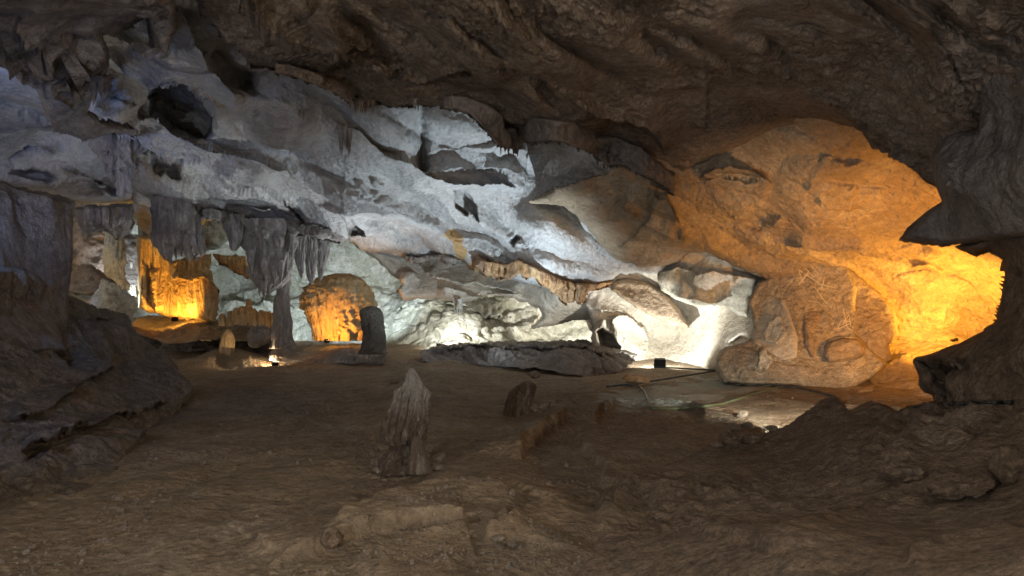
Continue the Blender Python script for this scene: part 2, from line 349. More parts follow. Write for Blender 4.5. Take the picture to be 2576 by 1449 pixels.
def box_mesh(sx, sy, sz, bev=.01):
    import bmesh
    bm = bmesh.new(); bmesh.ops.create_cube(bm, size=1, matrix=Matrix.Diagonal((sx, sy, sz, 1)))
    bmesh.ops.bevel(bm, geom=list(bm.edges), offset=bev, segments=2, affect='EDGES'); return bm
def bm_obj(name, bm, mat, parent, loc=(0, 0, 0), rot=(0, 0, 0)):
    me = bpy.data.meshes.new(name); bm.to_mesh(me); bm.free(); me.materials.append(mat)
    o = link(bpy.data.objects.new(name, me)); o.parent = parent; o.location = loc; o.rotation_euler = rot; return o
def flood(u, v, d, aim, color, power, label, size=.32, spot=120, blend=.8, warm=False, bulb=.06, fixture=True, group='floodlights on the cave floor'):
    """a floodlight on a bracket: housing, glass, cooling fins, bracket and the light it throws"""
    pos = Vector(P(np.array(float(u)), np.array(float(v)), np.array(float(d)))); tgt = Vector(P(np.array(float(aim[0])), np.array(float(aim[1])), np.array(float(aim[2]))))
    q = (tgt - pos).to_track_quat('-Z', 'Y'); root = empty('floodlight', pos, label, 'floodlight', group)
    root.rotation_mode = 'QUATERNION'; root.rotation_quaternion = q
    s = size; h = bm_obj('housing', box_mesh(s, s * .7, s * .2, .012), M_BLACK, root, (0, 0, s * .1))
    for k in range(5): bm_obj('cooling_fin', box_mesh(s * .03, s * .55, s * .1, .003), M_BLACK, h, ((k - 2) * s * .17, 0, s * .14))
    bm_obj('glass', box_mesh(s * .86, s * .56, s * .02, .002), M_GLASSO if warm else M_GLASSW, root, (0, 0, -s * .012))
    for sg in (-1, 1): bm_obj('bracket', box_mesh(s * .04, s * .1, s * .55, .004), M_BLACK, root, (sg * s * .54, -s * .2, s * .18), (math.radians(-40), 0, 0))
    for hx, hy, sx_, sy_ in ((-.45, 0, .03, .6), (.45, 0, .03, .6), (0, -.3, .93, .03), (0, .3, .93, .03)): bm_obj('hood', box_mesh(s * sx_, s * sy_, s * .26, .0015), M_BLACK, root, (s * hx, s * hy, -s * .13))
    ld = bpy.data.lights.new('lamp', 'SPOT'); ld.energy = power; ld.color = color; ld.spot_size = math.radians(spot); ld.spot_blend = blend; ld.shadow_soft_size = s * .08
    lo = link(bpy.data.objects.new('lamp', ld)); lo.parent = root; lo.location = (0, 0, -s * .08)
    return root

# =================================================================== the cave
exec_parts = True
N_CEIL = [('n', .24, 2.6, 1), ('b', .08, 1.1, 2), ('n', .05, .45, 3), ('r', .022, .2, 4), ('b', .018, .1, 5)]
N_MAIN = [('n', .34, 3.2, 1), ('b', .15, (2.6, 1.6, 1.6), 2), ('n', .05, .8, 3), ('r', .02, .25, 4), ('b', .02, .1, 5)]
N_SMOOTH = [('n', .20, 2.6, 11), ('n', .06, .9, 12), ('n', .02, .3, 13), ('b', .012, .12, 5)]
N_RUG = [('n', .26, 2.0, 21), ('b', .12, .8, 22), ('r', .06, .35, 23), ('r', .03, .14, 24)]
N_DRAPE = [('n', .22, 2.0, 31), ('b', .22, (.5, .5, 1.5), 32), ('r', .09, (.2, .2, .7), 33), ('r', .035, .12, 34)]
N_FLUTE = [('n', .10, 2, 41), ('f', .12, (.36, 1, 1.6), 42), ('f', .05, (.16, 1, .7), 43), ('r', .03, .12, 44)]
N_GROUND = [('n', .10, 3.0, 51), ('n', .045, 1.1, 52), ('b', .025, .6, 53), ('r', .014, .24, 54), ('r', .009, .09, 55), ('n', .004, .04, 56)]
r1 = lambda *p: [(x * .3472, y * .3472) for x, y in p]
r2 = lambda *p: [(817.6 + x * .3472, y * .3472) for x, y in p]
r3 = lambda *p: [(1635.1 + x * .3652, y * .3652) for x, y in p]
r4 = lambda *p: [(x * .3472, 440.2 + y * .3472) for x, y in p]
r5 = lambda *p: [(817.6 + x * .3472, 440.2 + y * .3472) for x, y in p]
r6 = lambda *p: [(1635.1 + x * .3906, 440.2 + y * .3906) for x, y in p]
r7 = lambda *p: [(x * .4883, 880.5 + y * .4883) for x, y in p]
r9 = lambda *p: [(880.5 + x * .3906, 553.4 + y * .3906) for x, y in p]
r8 = lambda *p: [(1194.9 + x * .5361, 880.5 + y * .5361) for x, y in p]

# ground ------------------------------------------------------------
gc = [(u, v, fl(v)) for u in (-300, 600, 1300, 2000, 2900) for v in (1000, 1150, 1400, 1900)] + [(u, 940, 16.0) for u in (-300, 600, 1300, 1800, 2900)] + [(u, 890, 20.5) for u in (-300, 600, 1300, 1800, 2900)] + [(u, 850, 27) for u in (-300, 600, 1300, 2000, 2900)]
pale_floor = r8((540, 290), (600, 240), (680, 190), (760, 165), (900, 150), (1100, 110), (1200, 150), (1440, 165), (1400, 200), (1300, 230), (1180, 270), (1080, 300), (900, 290), (700, 290))
sheet('ground', [(-1100, 850), (3700, 850), (3700, 1900), (-1100, 1900)], gc, M_CLAY, step=2.6, roll=None, thick=.5, noise=N_GROUND, patches=[(pale_floor, 30)], kind='structure', label=None, feats=[
    ('nledge', r8((1040, 345), (1030, 300), (1000, 285), (880, 272), (700, 268), (600, 300), (540, 360)), .14, 130, 1),
    ('nledge', r8((500, 335), (430, 335), (350, 380), (300, 430), (240, 480), (180, 520)), .24, 60, 1),
    ('nledge', r8((430, 370), (500, 420), (545, 500), (590, 570), (612, 640), (600, 740), (560, 860), (540, 980)), .12, 60, -1),
    ('nledge', r7((1380, 1130), (1500, 1100), (1700, 1030), (1900, 990), (2200, 960), (2500, 930), (2700, 935)), .14, 60, -1),
    ('nledge', r7((1560, 1000), (1640, 960), (1700, 910), (1850, 880), (2150, 790), (2350, 745), (2560, 760), (2700, 800)), .17, 60, 1),
    ('nledge', r7((1780, 1130), (1950, 1090), (2200, 1000), (2450, 940), (2700, 890)), .13, 50, 1), ('nledge', r7((1200, 1000), (1330, 940), (1500, 900), (1650, 830), (1900, 760)), .04, 90, 1),
    ('nledge', r8((20, 960), (60, 900), (150, 880), (250, 800), (330, 780), (400, 740)), .15, 45, 1), ('nledge', r8((0, 600), (60, 640), (150, 640), (260, 680), (330, 720)), .06, 60, -1),
    ('nledge', r7((1050, 270), (1200, 230), (1450, 210), (1700, 215), (1800, 260)), .07, 60, 1), ('nledge', r7((1650, 240), (1800, 215), (1900, 235), (1830, 280)), .06, 50, 1), ('nledge', r7((2190, 240), (2300, 210), (2500, 215)), .06, 60, -1),
    ('nridge', r7((540, 800), (700, 770), (850, 740), (1050, 680), (1300, 610), (1500, 570)), -.025, 14), ('nridge', r7((1700, 380), (1900, 430), (2000, 420)), -.02, 12),
    ('nridge', r4((1480, 1400), (1600, 1310), (1700, 1310), (1850, 1400)), .25, 60)])

# far wall and gallery behind the openings ---------------------------
sheet('back_wall', [(-1100, 380), (1750, 380), (1750, 960), (-1100, 960)], [(-200, 500, 22), (100, 600, 23), (600, 540, 20.5), (600, 650, 27), (600, 780, 28), (600, 880, 25), (1000, 740, 26), (1200, 650, 26), (1200, 800, 23.5), (1200, 870, 22), (1400, 830, 26), (1600, 750, 24), (1000, 880, 22.5), (1480, 850, 25)],
      M_BACK, step=3, roll=None, noise=[('n', .8, 4, 61), ('b', .3, (2.4, 2.4, .9), 62), ('b', .12, .6, 63), ('r', .04, .25, 64)], feats=[('ledge', r9((520, 690), (640, 655), (760, 652), (1000, 655), (1150, 660)), .9, 60, 1), ('ledge', r9((200, 772), (400, 768), (560, 765)), .5, 30, 1), ('ledge', r9((220, 570), (500, 560), (660, 540), (900, 550), (1100, 600)), .7, 30, -1), ('ledge', [(552, 760), (640, 768), (780, 764)], .7, 25, 1), ('ledge', [(560, 790), (660, 786), (790, 792)], .6, 20, 1)], label='pale layered rock wall closing the back of the cave behind the hanging formations', kind='structure')

# main grey ceiling slab ---------------------------------------------
g_out = [(-1100, -500), (1500, -500), (1800, 300), (1780, 600), (1725, 642), (1650, 688), (1560, 690), (1540, 706), (1480, 742), (1418, 764), (1405, 742), (1360, 722), (1300, 705), (1250, 690), (1182, 672), (1165, 652), (1100, 647), (1030, 657), (974, 650), (905, 628), (880, 603), (800, 590), (729, 575), (615, 562), (573, 548), (521, 538), (486, 552), (460, 600), (410, 602), (375, 595), (345, 560), (333, 527), (330, 480), (320, 420), (250, 380), (100, 420), (-1100, 420)]
g_k = 'sssssrrrrddddddddddddddddddddrrrrrrrs'
sheet('cave_ceiling', g_out, [(-300, 0, 9), (0, 0, 8.6), (600, -100, 7.2), (1200, -100, 7.5), (300, 250, 12.2), (600, 250, 11.5), (900, 260, 12), (1150, 330, 14.5), (250, 400, 15.5), (350, 480, 16.2), (500, 540, 17.5), (730, 568, 18), (880, 600, 18.3), (700, 420, 14.5), (900, 450, 15), (1060, 420, 15.8), (1180, 640, 19), (1400, 738, 18.5), (1560, 690, 17.2), (1690, 660, 17), (1400, 500, 16), (1300, 580, 17), (1400, 640, 16.8), (1600, 300, 14.5), (1780, 600, 17)],
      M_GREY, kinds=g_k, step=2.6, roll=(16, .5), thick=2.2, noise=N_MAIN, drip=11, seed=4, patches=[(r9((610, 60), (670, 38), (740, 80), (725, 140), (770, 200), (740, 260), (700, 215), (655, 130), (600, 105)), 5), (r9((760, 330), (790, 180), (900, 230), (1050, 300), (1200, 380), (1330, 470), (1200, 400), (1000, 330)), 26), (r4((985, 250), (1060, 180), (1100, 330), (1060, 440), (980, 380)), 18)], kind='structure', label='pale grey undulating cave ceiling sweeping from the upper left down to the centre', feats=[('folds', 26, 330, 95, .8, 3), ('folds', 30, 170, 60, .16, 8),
    ('ppit', r1((1085, 680), (1130, 630), (1240, 590), (1360, 610), (1480, 680), (1540, 780), (1540, 920), (1470, 1030), (1400, 1020), (1240, 950), (1160, 870), (1100, 810)), 2.4, 7), ('pit', 305, 240, 62, 66, 0, .6, .8),  # oval pits carve cast shadows into the ceiling's shape
    ('ppit', r1((1000, 1010), (1100, 1070), (1200, 1160), (1300, 1180), (1305, 1285), (1240, 1270), (1200, 1220), (1170, 1260), (1130, 1250), (1100, 1150), (990, 1060)), .8, 7),  # slot sunk where a ledge's shadow falls
    ('ppit', r5((930, 115), (1000, 120), (1060, 160), (1100, 240), (1112, 325), (1040, 260), (1030, 290), (950, 220)), .9, 3), ('ppit', r5((120, 285), (200, 280), (250, 360), (290, 420), (297, 468), (200, 440), (170, 360), (145, 310)), .9, 3), ('ppit', r5((1365, 455), (1400, 432), (1432, 445), (1405, 480)), .8, 3), ('ledge', r5((1540, 520), (1570, 465), (1610, 460), (1650, 500)), .2, 14, -1), ('pit', 750, 528, 44, 10, 36, .9, .6),  # ppit outlines follow shadow shapes, sunk in as hollows
    ('ledge', r1((1050, 700), (1060, 780), (1000, 820), (1000, 880), (1160, 870), (1260, 1000), (1500, 1095), (1700, 1110), (1900, 1140), (2150, 1340)), .7, 50, 1),
    ('ledge', r1((980, 990), (1050, 1060), (1200, 1165), (1310, 1190), (1500, 1200), (1700, 1370), (1950, 1440)), .9, 40, -1),
    ('ledge', [(541, 440), (677, 485), (729, 516), (774, 551), (868, 579), (900, 592)], .9, 60, -1),
    ('ledge', [(800, 512), (830, 530), (862, 541), (900, 527), (940, 520), (990, 530), (1060, 562), (1140, 590), (1200, 600), (1340, 655), (1440, 690)], .7, 60, -1),
    ('ledge', r5((700, 60), (860, 120), (1000, 230), (1100, 330), (1180, 400), (1300, 440), (1420, 480), (1560, 480), (1650, 510)), .4, 50, -1),
    ('ledge', r2((0, 880), (200, 960), (400, 1060), (560, 1130), (700, 1230), (900, 1330), (1150, 1360), (1440, 1400)), .9, 55, 1),
    ('ledge', r2((680, 1230), (800, 1240), (1000, 1235), (1180, 1240), (1440, 1310)), .6, 30, -1),
    ('ledge', r2((690, 1080), (860, 1080), (1020, 1075), (1200, 1100), (1300, 1190)), .5, 35, -1),
    ('ridge', r2((0, 560), (300, 850), (500, 1000), (660, 1200)), .5, 28), ('ridge', r2((690, 700), (680, 960), (675, 1210)), -.8, 14),
    ('ledge', r2((1450, 1040), (1450, 1180), (1440, 1410)), 1.2, 70, 1),
    ('ledge', r1((1260, 40), (1420, 330), (1560, 540), (1700, 700), (1800, 720)), 1.0, 70, 1), ('ridge', r1((1530, 300), (1650, 460), (1790, 560), (1750, 680)), -.9, 22),
    ('ledge', r1((800, 390), (920, 450), (1040, 590), (1200, 570), (1400, 600), (1540, 720), (1590, 900)), .7, 40, -1),
    ('ridge', r5((0, 60), (300, 200), (600, 300), (900, 380)), .35, 24), ('ridge', r5((240, 0), (300, 80), (370, 130)), .3, 8), ('ridge', r5((330, 0), (400, 60)), .3, 7)])

# lower brown ceiling beneath the orange fringe ------------------------
sheet('lower_cave_ceiling', [(995, 735), (1012, 757), (1090, 754), (1165, 762), (1193, 755), (1217, 742), (1269, 745), (1321, 763), (1355, 778), (1363, 798), (1331, 829), (1387, 822), (1442, 808), (1477, 807), (1493, 838), (1540, 850), (1560, 760), (1560, 680), (1400, 620), (1000, 560), (860, 550), (860, 600), (930, 645), (985, 692), (1012, 716)],
      [(1000, 740, 19.6), (1100, 700, 20.2), (1250, 700, 20.2), (1200, 750, 19.3), (1350, 780, 19.2), (1340, 826, 19.4), (1440, 806, 19.8), (1477, 770, 18.8), (1420, 760, 18.6), (900, 580, 19.5), (1000, 640, 20.4), (1540, 760, 18.8)], M_CREAM, kinds='rrrrrrrrrrssssssssssrrrrr', step=2.4, roll=(14, .5), thick=2.2, noise=N_SMOOTH, seed=5, kind='structure',
      label='smooth brown low ceiling under the orange fringed lip', feats=[('ledge', r5((700, 680), (820, 760), (1000, 790), (1100, 770), (1300, 800), (1430, 860)), .5, 26, -1), ('ridge', r5((640, 700), (560, 780), (520, 850)), .4, 14), ('ledge', r5((800, 830), (960, 840), (1130, 870), (1300, 830), (1440, 850)), .4, 22, 1)])

# low arch wall, white-lit wall, brown lobe, pale boulders ----------------
sheet('arch_wall', [(1477, 742), (1500, 690), (1600, 660), (1700, 630), (1850, 630), (1980, 700), (1980, 960), (1830, 945), (1760, 925), (1700, 917), (1560, 908), (1547, 899), (1492, 880), (1484, 852), (1494, 824), (1482, 790), (1468, 768)],
      [(1480, 760, 18.4), (1500, 820, 18.4), (1490, 870, 18.6), (1550, 880, 17.8), (1600, 800, 18.6), (1660, 860, 19.2), (1700, 905, 18.2), (1720, 860, 18.6), (1770, 900, 17.2), (1830, 900, 16.2), (1700, 700, 17), (1540, 700, 18), (1880, 880, 15.6), (1850, 800, 16.4), (1950, 700, 16)],
      M_CREAM, kinds='rssssssssssrrrrrrr', step=2.0, roll=(9, .5), thick=1.8, noise=N_SMOOTH, seed=6, kind='structure', label='smooth cream rock wall right of the low arch, lit white from the floor', feats=[('ppit', r9((1592, 712), (1635, 706), (1695, 742), (1737, 815), (1728, 862), (1690, 878), (1655, 868), (1612, 800)), 2.0, 3),
    ('ledge', r5((1980, 1060), (2080, 1050), (2140, 1130), (2190, 1190), (2160, 1230)), .35, 20, 1), ('ledge', r5((2040, 1040), (2200, 1030), (2320, 1090), (2360, 1200), (2330, 1290), (2290, 1330)), .5, 30, 1), ('ledge', r5((1930, 960), (2000, 990), (2120, 1000), (2250, 1050)), .3, 18, -1),
    ('pit', 1862, 850, 28, 14, -20, .3, .9)])
sheet('brown_rock_lobe', [(1536, 730), (1540, 706), (1580, 698), (1635, 708), (1680, 738), (1713, 782), (1744, 834), (1725, 823), (1694, 821), (1651, 802), (1600, 776), (1560, 748)], [(1540, 715, 17.7), (1600, 740, 17.4), (1650, 760, 17.4), (1735, 828, 17.2), (1640, 715, 17.5), (1700, 780, 17.2)], M_TAN, kinds='rssssrssssss', step=2.4, roll=(12, .4), thick=1.2, noise=N_SMOOTH, seed=7, label='smooth orange brown rock lobe above the white-lit wall', cat='rock lobe')
sheet('pale_boulder', [(1652, 705), (1656, 688), (1668, 672), (1720, 655), (1745, 643), (1790, 634), (1822, 648), (1846, 670), (1900, 690), (1948, 716), (1962, 748), (1925, 752), (1890, 745), (1882, 800), (1856, 795), (1820, 770), (1750, 772), (1695, 752), (1662, 732)],
      [(1660, 700, 17.0), (1700, 680, 16.8), (1790, 645, 16.6), (1780, 710, 16.2), (1900, 720, 15.6), (1870, 770, 15.9), (1740, 760, 16.6)], M_WHITE, kinds='s' * 19, step=2.4, roll=(12, .5), thick=1.0, noise=[('n', .25, 1.4, 71), ('b', .12, .7, 72), ('n', .03, .2, 73)], seed=8, label='pale blue white boulder wedged under the orange ceiling at centre right', cat='boulder', feats=[
    ('ledge', r6((60, 640), (180, 600), (330, 660), (450, 640), (600, 650), (740, 670)), .6, 20, 1), ('ledge', r6((150, 770), (300, 800), (420, 830), (560, 780)), .4, 16, -1)])

# orange ceiling and alcove --------------------------------------------
sheet('orange_alcove_wall', [(1317, 506), (1345, 490), (1400, 465), (1470, 447), (1526, 434), (1560, 380), (1700, 100), (3700, 100), (3700, 1060), (2080, 1030), (2120, 1000), (2190, 960), (2000, 780), (1909, 694), (1846, 672), (1772, 636), (1725, 642), (1700, 664), (1616, 675), (1547, 652), (1508, 614), (1453, 544), (1408, 512)],
      [(1317, 506, 14.8), (1450, 455, 13.2), (1526, 437, 12.7), (1420, 515, 15), (1508, 612, 15.8), (1616, 670, 15.8), (1600, 560, 14), (1700, 560, 13.8), (1725, 640, 15), (1700, 300, 11.6), (1900, 360, 11.4), (1850, 440, 12.2), (2050, 450, 11.4), (2200, 350, 10), (2500, 450, 9), (2500, 200, 7), (1850, 660, 14.8), (1950, 600, 13.8), (2200, 600, 13), (2400, 640, 12.8), (2520, 680, 12.6), (2500, 800, 13.9), (2350, 800, 14.4), (2330, 900, 14.2), (2450, 860, 14.4), (2600, 760, 12.6), (2150, 750, 14.5), (2200, 940, 13.6), (2250, 980, 12.3), (2350, 1010, 11), (2150, 1010, 11.6), (2900, 700, 8.5)],
      M_TAN, kinds='rrrrrssssssssrrrrdrrrrr', step=2.6, roll=(12, .4), thick=1.5, noise=[('n', .22, 2.4, 81), ('b', .045, .9, 82), ('r', .016, .3, 83), ('b', .02, .11, 84)], seed=9, drip=7, kind='structure', label='orange lit ceiling and curved alcove wall on the right side', feats=[('folds', 18, 260, 90, .35, 7),
    ('pit', 1855, 442, 88, 19, 2, .3, .7), ('ledge', r3((330, 1240), (420, 1190), (540, 1150), (700, 1170), (880, 1240)), .4, 30, 1), ('ledge', r3((1050, 1270), (1160, 1330), (1180, 1390), (1400, 1460)), .2, 60, -1),
    ('ledge', r5((1720, 310), (1900, 345), (2000, 340), (2180, 350), (2300, 340)), .35, 34, -1), ('ledge', r5((2100, 230), (2250, 330), (2400, 430), (2536, 490)), .5, 50, -1), ('ledge', r6((20, 110), (120, 150), (200, 300), (220, 470)), .8, 70, 1),
    ('pit', 1915, 545, 60, 34, -15, .35, .8), ('pit', 2130, 402, 70, 20, 10, .12, .9), ('ledge', r6((870, 420), (1000, 430), (1150, 440), (1300, 460), (1500, 540), (1700, 610), (1900, 640)), .5, 60, -1),
    ('ledge', r6((1500, 720), (1560, 680), (1700, 640), (1900, 640), (2050, 700), (2150, 820), (2200, 930)), -.05, 40, -1), ('pit', 2395, 862, 12, 6, -10, .5, .5), ('ridge', r6((1690, 610), (1800, 600), (1900, 640)), .2, 6), ('ledge', r6((1240, 1400), (1300, 1330), (1500, 1230), (1680, 1180)), .3, 30, 1)])
sheet('curved_wall_shell', [(2060, 640), (2139, 672), (2170, 700), (2215, 738), (2246, 772), (2258, 800), (2256, 840), (2236, 872), (2245, 905), (2200, 930), (2120, 900), (2080, 800)], [(2080, 700, 14.0), (2139, 680, 13.9), (2250, 800, 13.5), (2236, 872, 13.0), (2150, 900, 13.2), (2100, 800, 14.0), (2240, 900, 13.0)], M_TAN, kinds='ssssssssssss', step=2.4, roll=(10, .35), thick=.8, noise=N_SMOOTH, seed=10, label='rounded orange rock shell between the scratched brown wall and the glowing alcove', cat='rock shell')
sheet('scratched_rock_wall', [(1880, 760), (1886, 742), (1905, 706), (1960, 682), (2030, 655), (2068, 637), (2110, 650), (2139, 678), (2158, 720), (2155, 765), (2163, 810), (2155, 838), (2172, 856), (2200, 885), (2236, 915), (2205, 944), (2130, 988), (2080, 988), (2000, 972), (1880, 968), (1820, 962), (1805, 930), (1798, 900), (1820, 872), (1870, 860), (1893, 848), (1892, 800)],
      [(1890, 750, 14.8), (1960, 690, 14.5), (2068, 645, 14.1), (2150, 720, 13.7), (2150, 800, 13.5), (2220, 910, 12.7), (1830, 900, 13.8), (1820, 955, 13.6), (1900, 910, 13.4), (2000, 965, 12.9), (2120, 980, 12.6), (1990, 800, 13.9), (2060, 720, 14.0), (1900, 820, 14.4), (2100, 860, 13.4), (2120, 920, 12.9)],
      M_MID, kinds='s' * 27, step=2.4, roll=(11, .4), thick=1.3, noise=[('n', .11, 2.6, 11), ('n', .035, .9, 12), ('n', .012, .3, 13), ('b', .012, .12, 5)], seed=11, label='big bulging tan rock wall with scratch marks beside the orange alcove', cat='rock wall', feats=[
    ('ledge', r6((900, 780), (930, 900), (980, 1040), (960, 1170), (1060, 1210)), .10, 40, 1), ('ledge', r6((1110, 870), (1160, 920), (1150, 990), (1080, 1060), (1070, 1180)), .12, 30, 1), ('ledge', r6((1120, 1080), (1200, 1050), (1340, 1055), (1390, 1120), (1380, 1180)), .12, 40, 1), ('ridge', r6((960, 1180), (1020, 1210), (1060, 1290)), -.08, 5), ('npit', 1990, 948, 9, 8, 0, .10, .9), ('npit', 2186, 942, 12, 9, 0, .15, .9)])
for k, (cu_, cv_, a_, b_) in enumerate([(1950, 832, 28, 34), (1923, 903, 18, 26)]):
    oc = [(cu_ + a_ * math.cos(t) * (1 + .25 * math.sin(t * 3 + k)), cv_ + b_ * math.sin(t) * (1 + .2 * math.cos(t * 5 + k))) for t in np.linspace(0, 2 * math.pi, 18, endpoint=False)]
    cc = [(cu_ + a_ * f * math.cos(t), cv_ + b_ * f * math.sin(t)) for f in (.01, .55, 1.1) for t in np.linspace(0, 2 * math.pi, 8 if f > .1 else 1, endpoint=False)]
    sheet('crystal_crust', oc, [(a, b, on('scratched_rock_wall', a, b) - (.14 if k == 0 else .28)) for a, b in cc], M_WHITE, kinds='r' * 18, step=1.4, roll=(5, .05), thick=.2, noise=[('n', .11, 2.6, 11), ('n', .035, .9, 12), ('r', .022, .12, 5), ('n', .015, .06, 9)], seed=k, label=['knobbly whitish crystal crust high on the scratched tan wall', 'smaller knobbly whitish crust near the foot of the scratched tan wall'][k], cat='crystal crust', group='crusts on the tan wall')

BN = [('n', .11, 2.6, 11), ('n', .035, .9, 12), ('n', .012, .3, 13), ('b', .012, .12, 5)]
for nm, oc, off, mt, lab, rl in [('rock_bulge', r6((636, 800), (700, 775), (800, 765), (880, 790), (910, 870), (940, 960), (975, 1060), (965, 1190), (860, 1210), (740, 1150), (650, 1085), (662, 980), (655, 880)), .06, 'cream', 'upright cream bulge at the left side of the scratched wall, carrying the knobbly crust', (14, .35)),
    ('boulder', r6((418, 1180), (440, 1130), (500, 1095), (570, 1078), (640, 1085), (720, 1130), (800, 1180), (900, 1200), (1000, 1190), (1080, 1230), (1200, 1215), (1330, 1150), (1385, 1110), (1440, 1200), (1465, 1290), (1360, 1350), (1270, 1405), (1150, 1410), (900, 1352), (700, 1335), (520, 1330), (450, 1318), (425, 1250)), .14, 'mid', 'low rounded grey tan boulder lying along the foot of the scratched wall', (18, .5)),
    ('rock_bulge', r6((1118, 1100), (1160, 1065), (1250, 1045), (1340, 1055), (1385, 1100), (1392, 1150), (1340, 1180), (1240, 1205), (1150, 1215), (1110, 1170)), .22, 'tan', 'orange tinted rounded bulge low on the right side of the scratched wall', (14, .35)),
    ('rock_bulge', r6((985, 880), (1060, 866), (1100, 880), (1110, 920), (1080, 970), (1060, 1030), (1070, 1120), (1060, 1190), (1020, 1170), (985, 1090), (975, 980)), .04, 'tan', 'slim orange tongue of rock in the middle of the scratched wall', (9, .2))]:
    cen = np.mean(oc, 0); cc = [(*(cen + (np.array(p) - cen) * f), 0) for f in (.35, .7, 1.0) for p in oc[::2]]
    cc = [(a, b, on('scratched_rock_wall', a, b) - off * (1 - .9 * float(smoothstep((a - 1930) / 130)) * (nm == 'boulder'))) for a, b, _ in cc]
    sheet(nm, oc, cc, {'cream': M_CREAM, 'tan': M_TAN, 'mid': M_MID}[mt], kinds='s' * len(oc), step=2.0, roll=rl, thick=.5, noise=BN, seed=len(lab), label=lab, cat='boulder' if nm == 'boulder' else 'rock bulge')
SCR = [r6((1240, 965), (1262, 930), (1282, 898), (1292, 975)), r6((1212, 992), (1228, 930), (1300, 948), (1212, 992)), r6((925, 585), (1000, 640), (1100, 705), (1190, 725)), r6((960, 705), (990, 665), (1018, 630)), r6((1020, 555), (1050, 600), (1085, 640)), r6((1060, 720), (1130, 820), (1170, 850)), r6((950, 590), (985, 690)), r6((1120, 680), (1105, 730)), r6((1000, 600), (1060, 660)), r6((1245, 860), (1270, 985), (1300, 1000))]
# upper brown ceiling with hanging lip ----------------------------------
b_out = [(486, -60), (500, 30), (540, 60), (562, 112), (592, 112), (621, 160), (700, 172), (778, 206), (820, 212), (866, 255), (895, 243), (918, 275), (950, 258), (984, 272), (1047, 262), (1113, 268), (1179, 282), (1225, 330), (1252, 358), (1304, 376), (1318, 352), (1380, 346), (1460, 366), (1519, 405), (1574, 405), (1651, 452), (1700, 497), (1712, 470), (1750, 432), (1800, 400), (1900, 352), (2050, 322), (2150, 322), (2180, 338), (2197, 378), (2230, 380), (2300, 410), (2350, 470), (2420, 500), (3700, 520), (3700, -600), (486, -600)]
sheet('upper_cave_ceiling', b_out, [(562, 112, 8.0), (700, 170, 9.0), (866, 255, 10.2), (1047, 265, 10.4), (1252, 360, 11.8), (1460, 368, 11.8), (1700, 490, 13.2), (1560, 330, 11.3), (1900, 352, 11.0), (2100, 300, 9.8), (2197, 376, 9.3), (2350, 465, 8.3), (2576, 500, 7), (700, 0, 6.8), (1200, 0, 6.3), (1700, 0, 5.7), (2300, 0, 5), (2576, 200, 5.2), (1300, 180, 8.3), (2000, 200, 7.8), (1000, 120, 8.0), (2700, -500, 3.2), (500, -500, 4.4), (1500, -500, 3.6)],
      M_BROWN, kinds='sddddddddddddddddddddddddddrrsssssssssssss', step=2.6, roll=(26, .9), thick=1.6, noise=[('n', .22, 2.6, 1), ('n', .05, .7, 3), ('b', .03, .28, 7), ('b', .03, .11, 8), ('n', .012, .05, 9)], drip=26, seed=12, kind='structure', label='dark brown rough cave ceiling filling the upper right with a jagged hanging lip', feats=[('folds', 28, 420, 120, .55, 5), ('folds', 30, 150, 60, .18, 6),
    ('ledge', [(1060, 40), (1123, 83), (1200, 132), (1248, 146), (1304, 153), (1373, 187), (1408, 222), (1460, 267), (1616, 330), (1686, 400)], .8, 80, -1),
    ('ledge', r2((480, 620), (650, 640), (780, 600), (900, 540), (1010, 490), (1120, 560), (1250, 700)), .55, 50, -1),
    ('ledge', r2((1380, 780), (1500, 780), (1700, 830), (1900, 800), (2200, 900), (2500, 1130)), .5, 45, -1),
    ('ledge', r2((0, 480), (180, 480), (400, 560), (480, 640)), .6, 36, -1), ('ledge', r1((1690, 40), (1880, 240), (2200, 400), (2536, 500)), 1.1, 45, -1), ('ledge', r1((2310, 120), (2400, 280), (2536, 480)), 1.0, 60, 1),
    ('ridge', r2((870, 900), (1200, 1000)), .2, 10), ('ledge', r3((1880, 180), (2000, 330), (2120, 560), (2230, 880)), .1, 90, 1), ('ridge', r3((2020, 400), (2100, 520), (2180, 680)), -.12, 12), ('ledge', r3((260, 200), (360, 350), (400, 520), (380, 720), (380, 1000)), .15, 90, 1)])

# rugged mass at the top left, low left chamber, blue column -------------
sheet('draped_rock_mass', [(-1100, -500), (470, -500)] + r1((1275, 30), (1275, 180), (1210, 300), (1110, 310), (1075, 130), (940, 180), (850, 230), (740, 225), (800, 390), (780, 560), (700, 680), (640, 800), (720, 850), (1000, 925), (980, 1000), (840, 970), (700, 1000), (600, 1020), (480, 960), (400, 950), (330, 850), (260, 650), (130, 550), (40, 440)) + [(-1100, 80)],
      [(14, 0, 5.6), (14, 150, 7.4), (100, 300, 9.0), (210, 350, 10.2), (340, 340, 11.4), (260, 140, 8.0), (230, 250, 9.2), (420, 100, 7.6), (420, 0, 6.2), (-300, 0, 4.6), (100, 100, 6.6), (200, -500, 3.5)], M_DARK, kinds='sssddssddsddssdddddsssss', step=2.4, roll=(18, .7), thick=1.5, noise=N_DRAPE, drip=12, seed=13, label='rugged dark rock mass with hanging draperies in the upper left corner', cat='rock mass', feats=[
    ('ledge', r1((60, 230), (200, 330), (330, 430), (450, 470), (560, 640)), .5, 40, -1), ('ledge', r1((560, 370), (580, 520), (560, 640), (640, 600)), .35, 25, 1), ('ledge', r1((470, 560), (520, 680), (540, 800)), .3, 25, 1), ('ledge', r1((360, 640), (450, 740), (540, 810)), .4, 20, -1)])
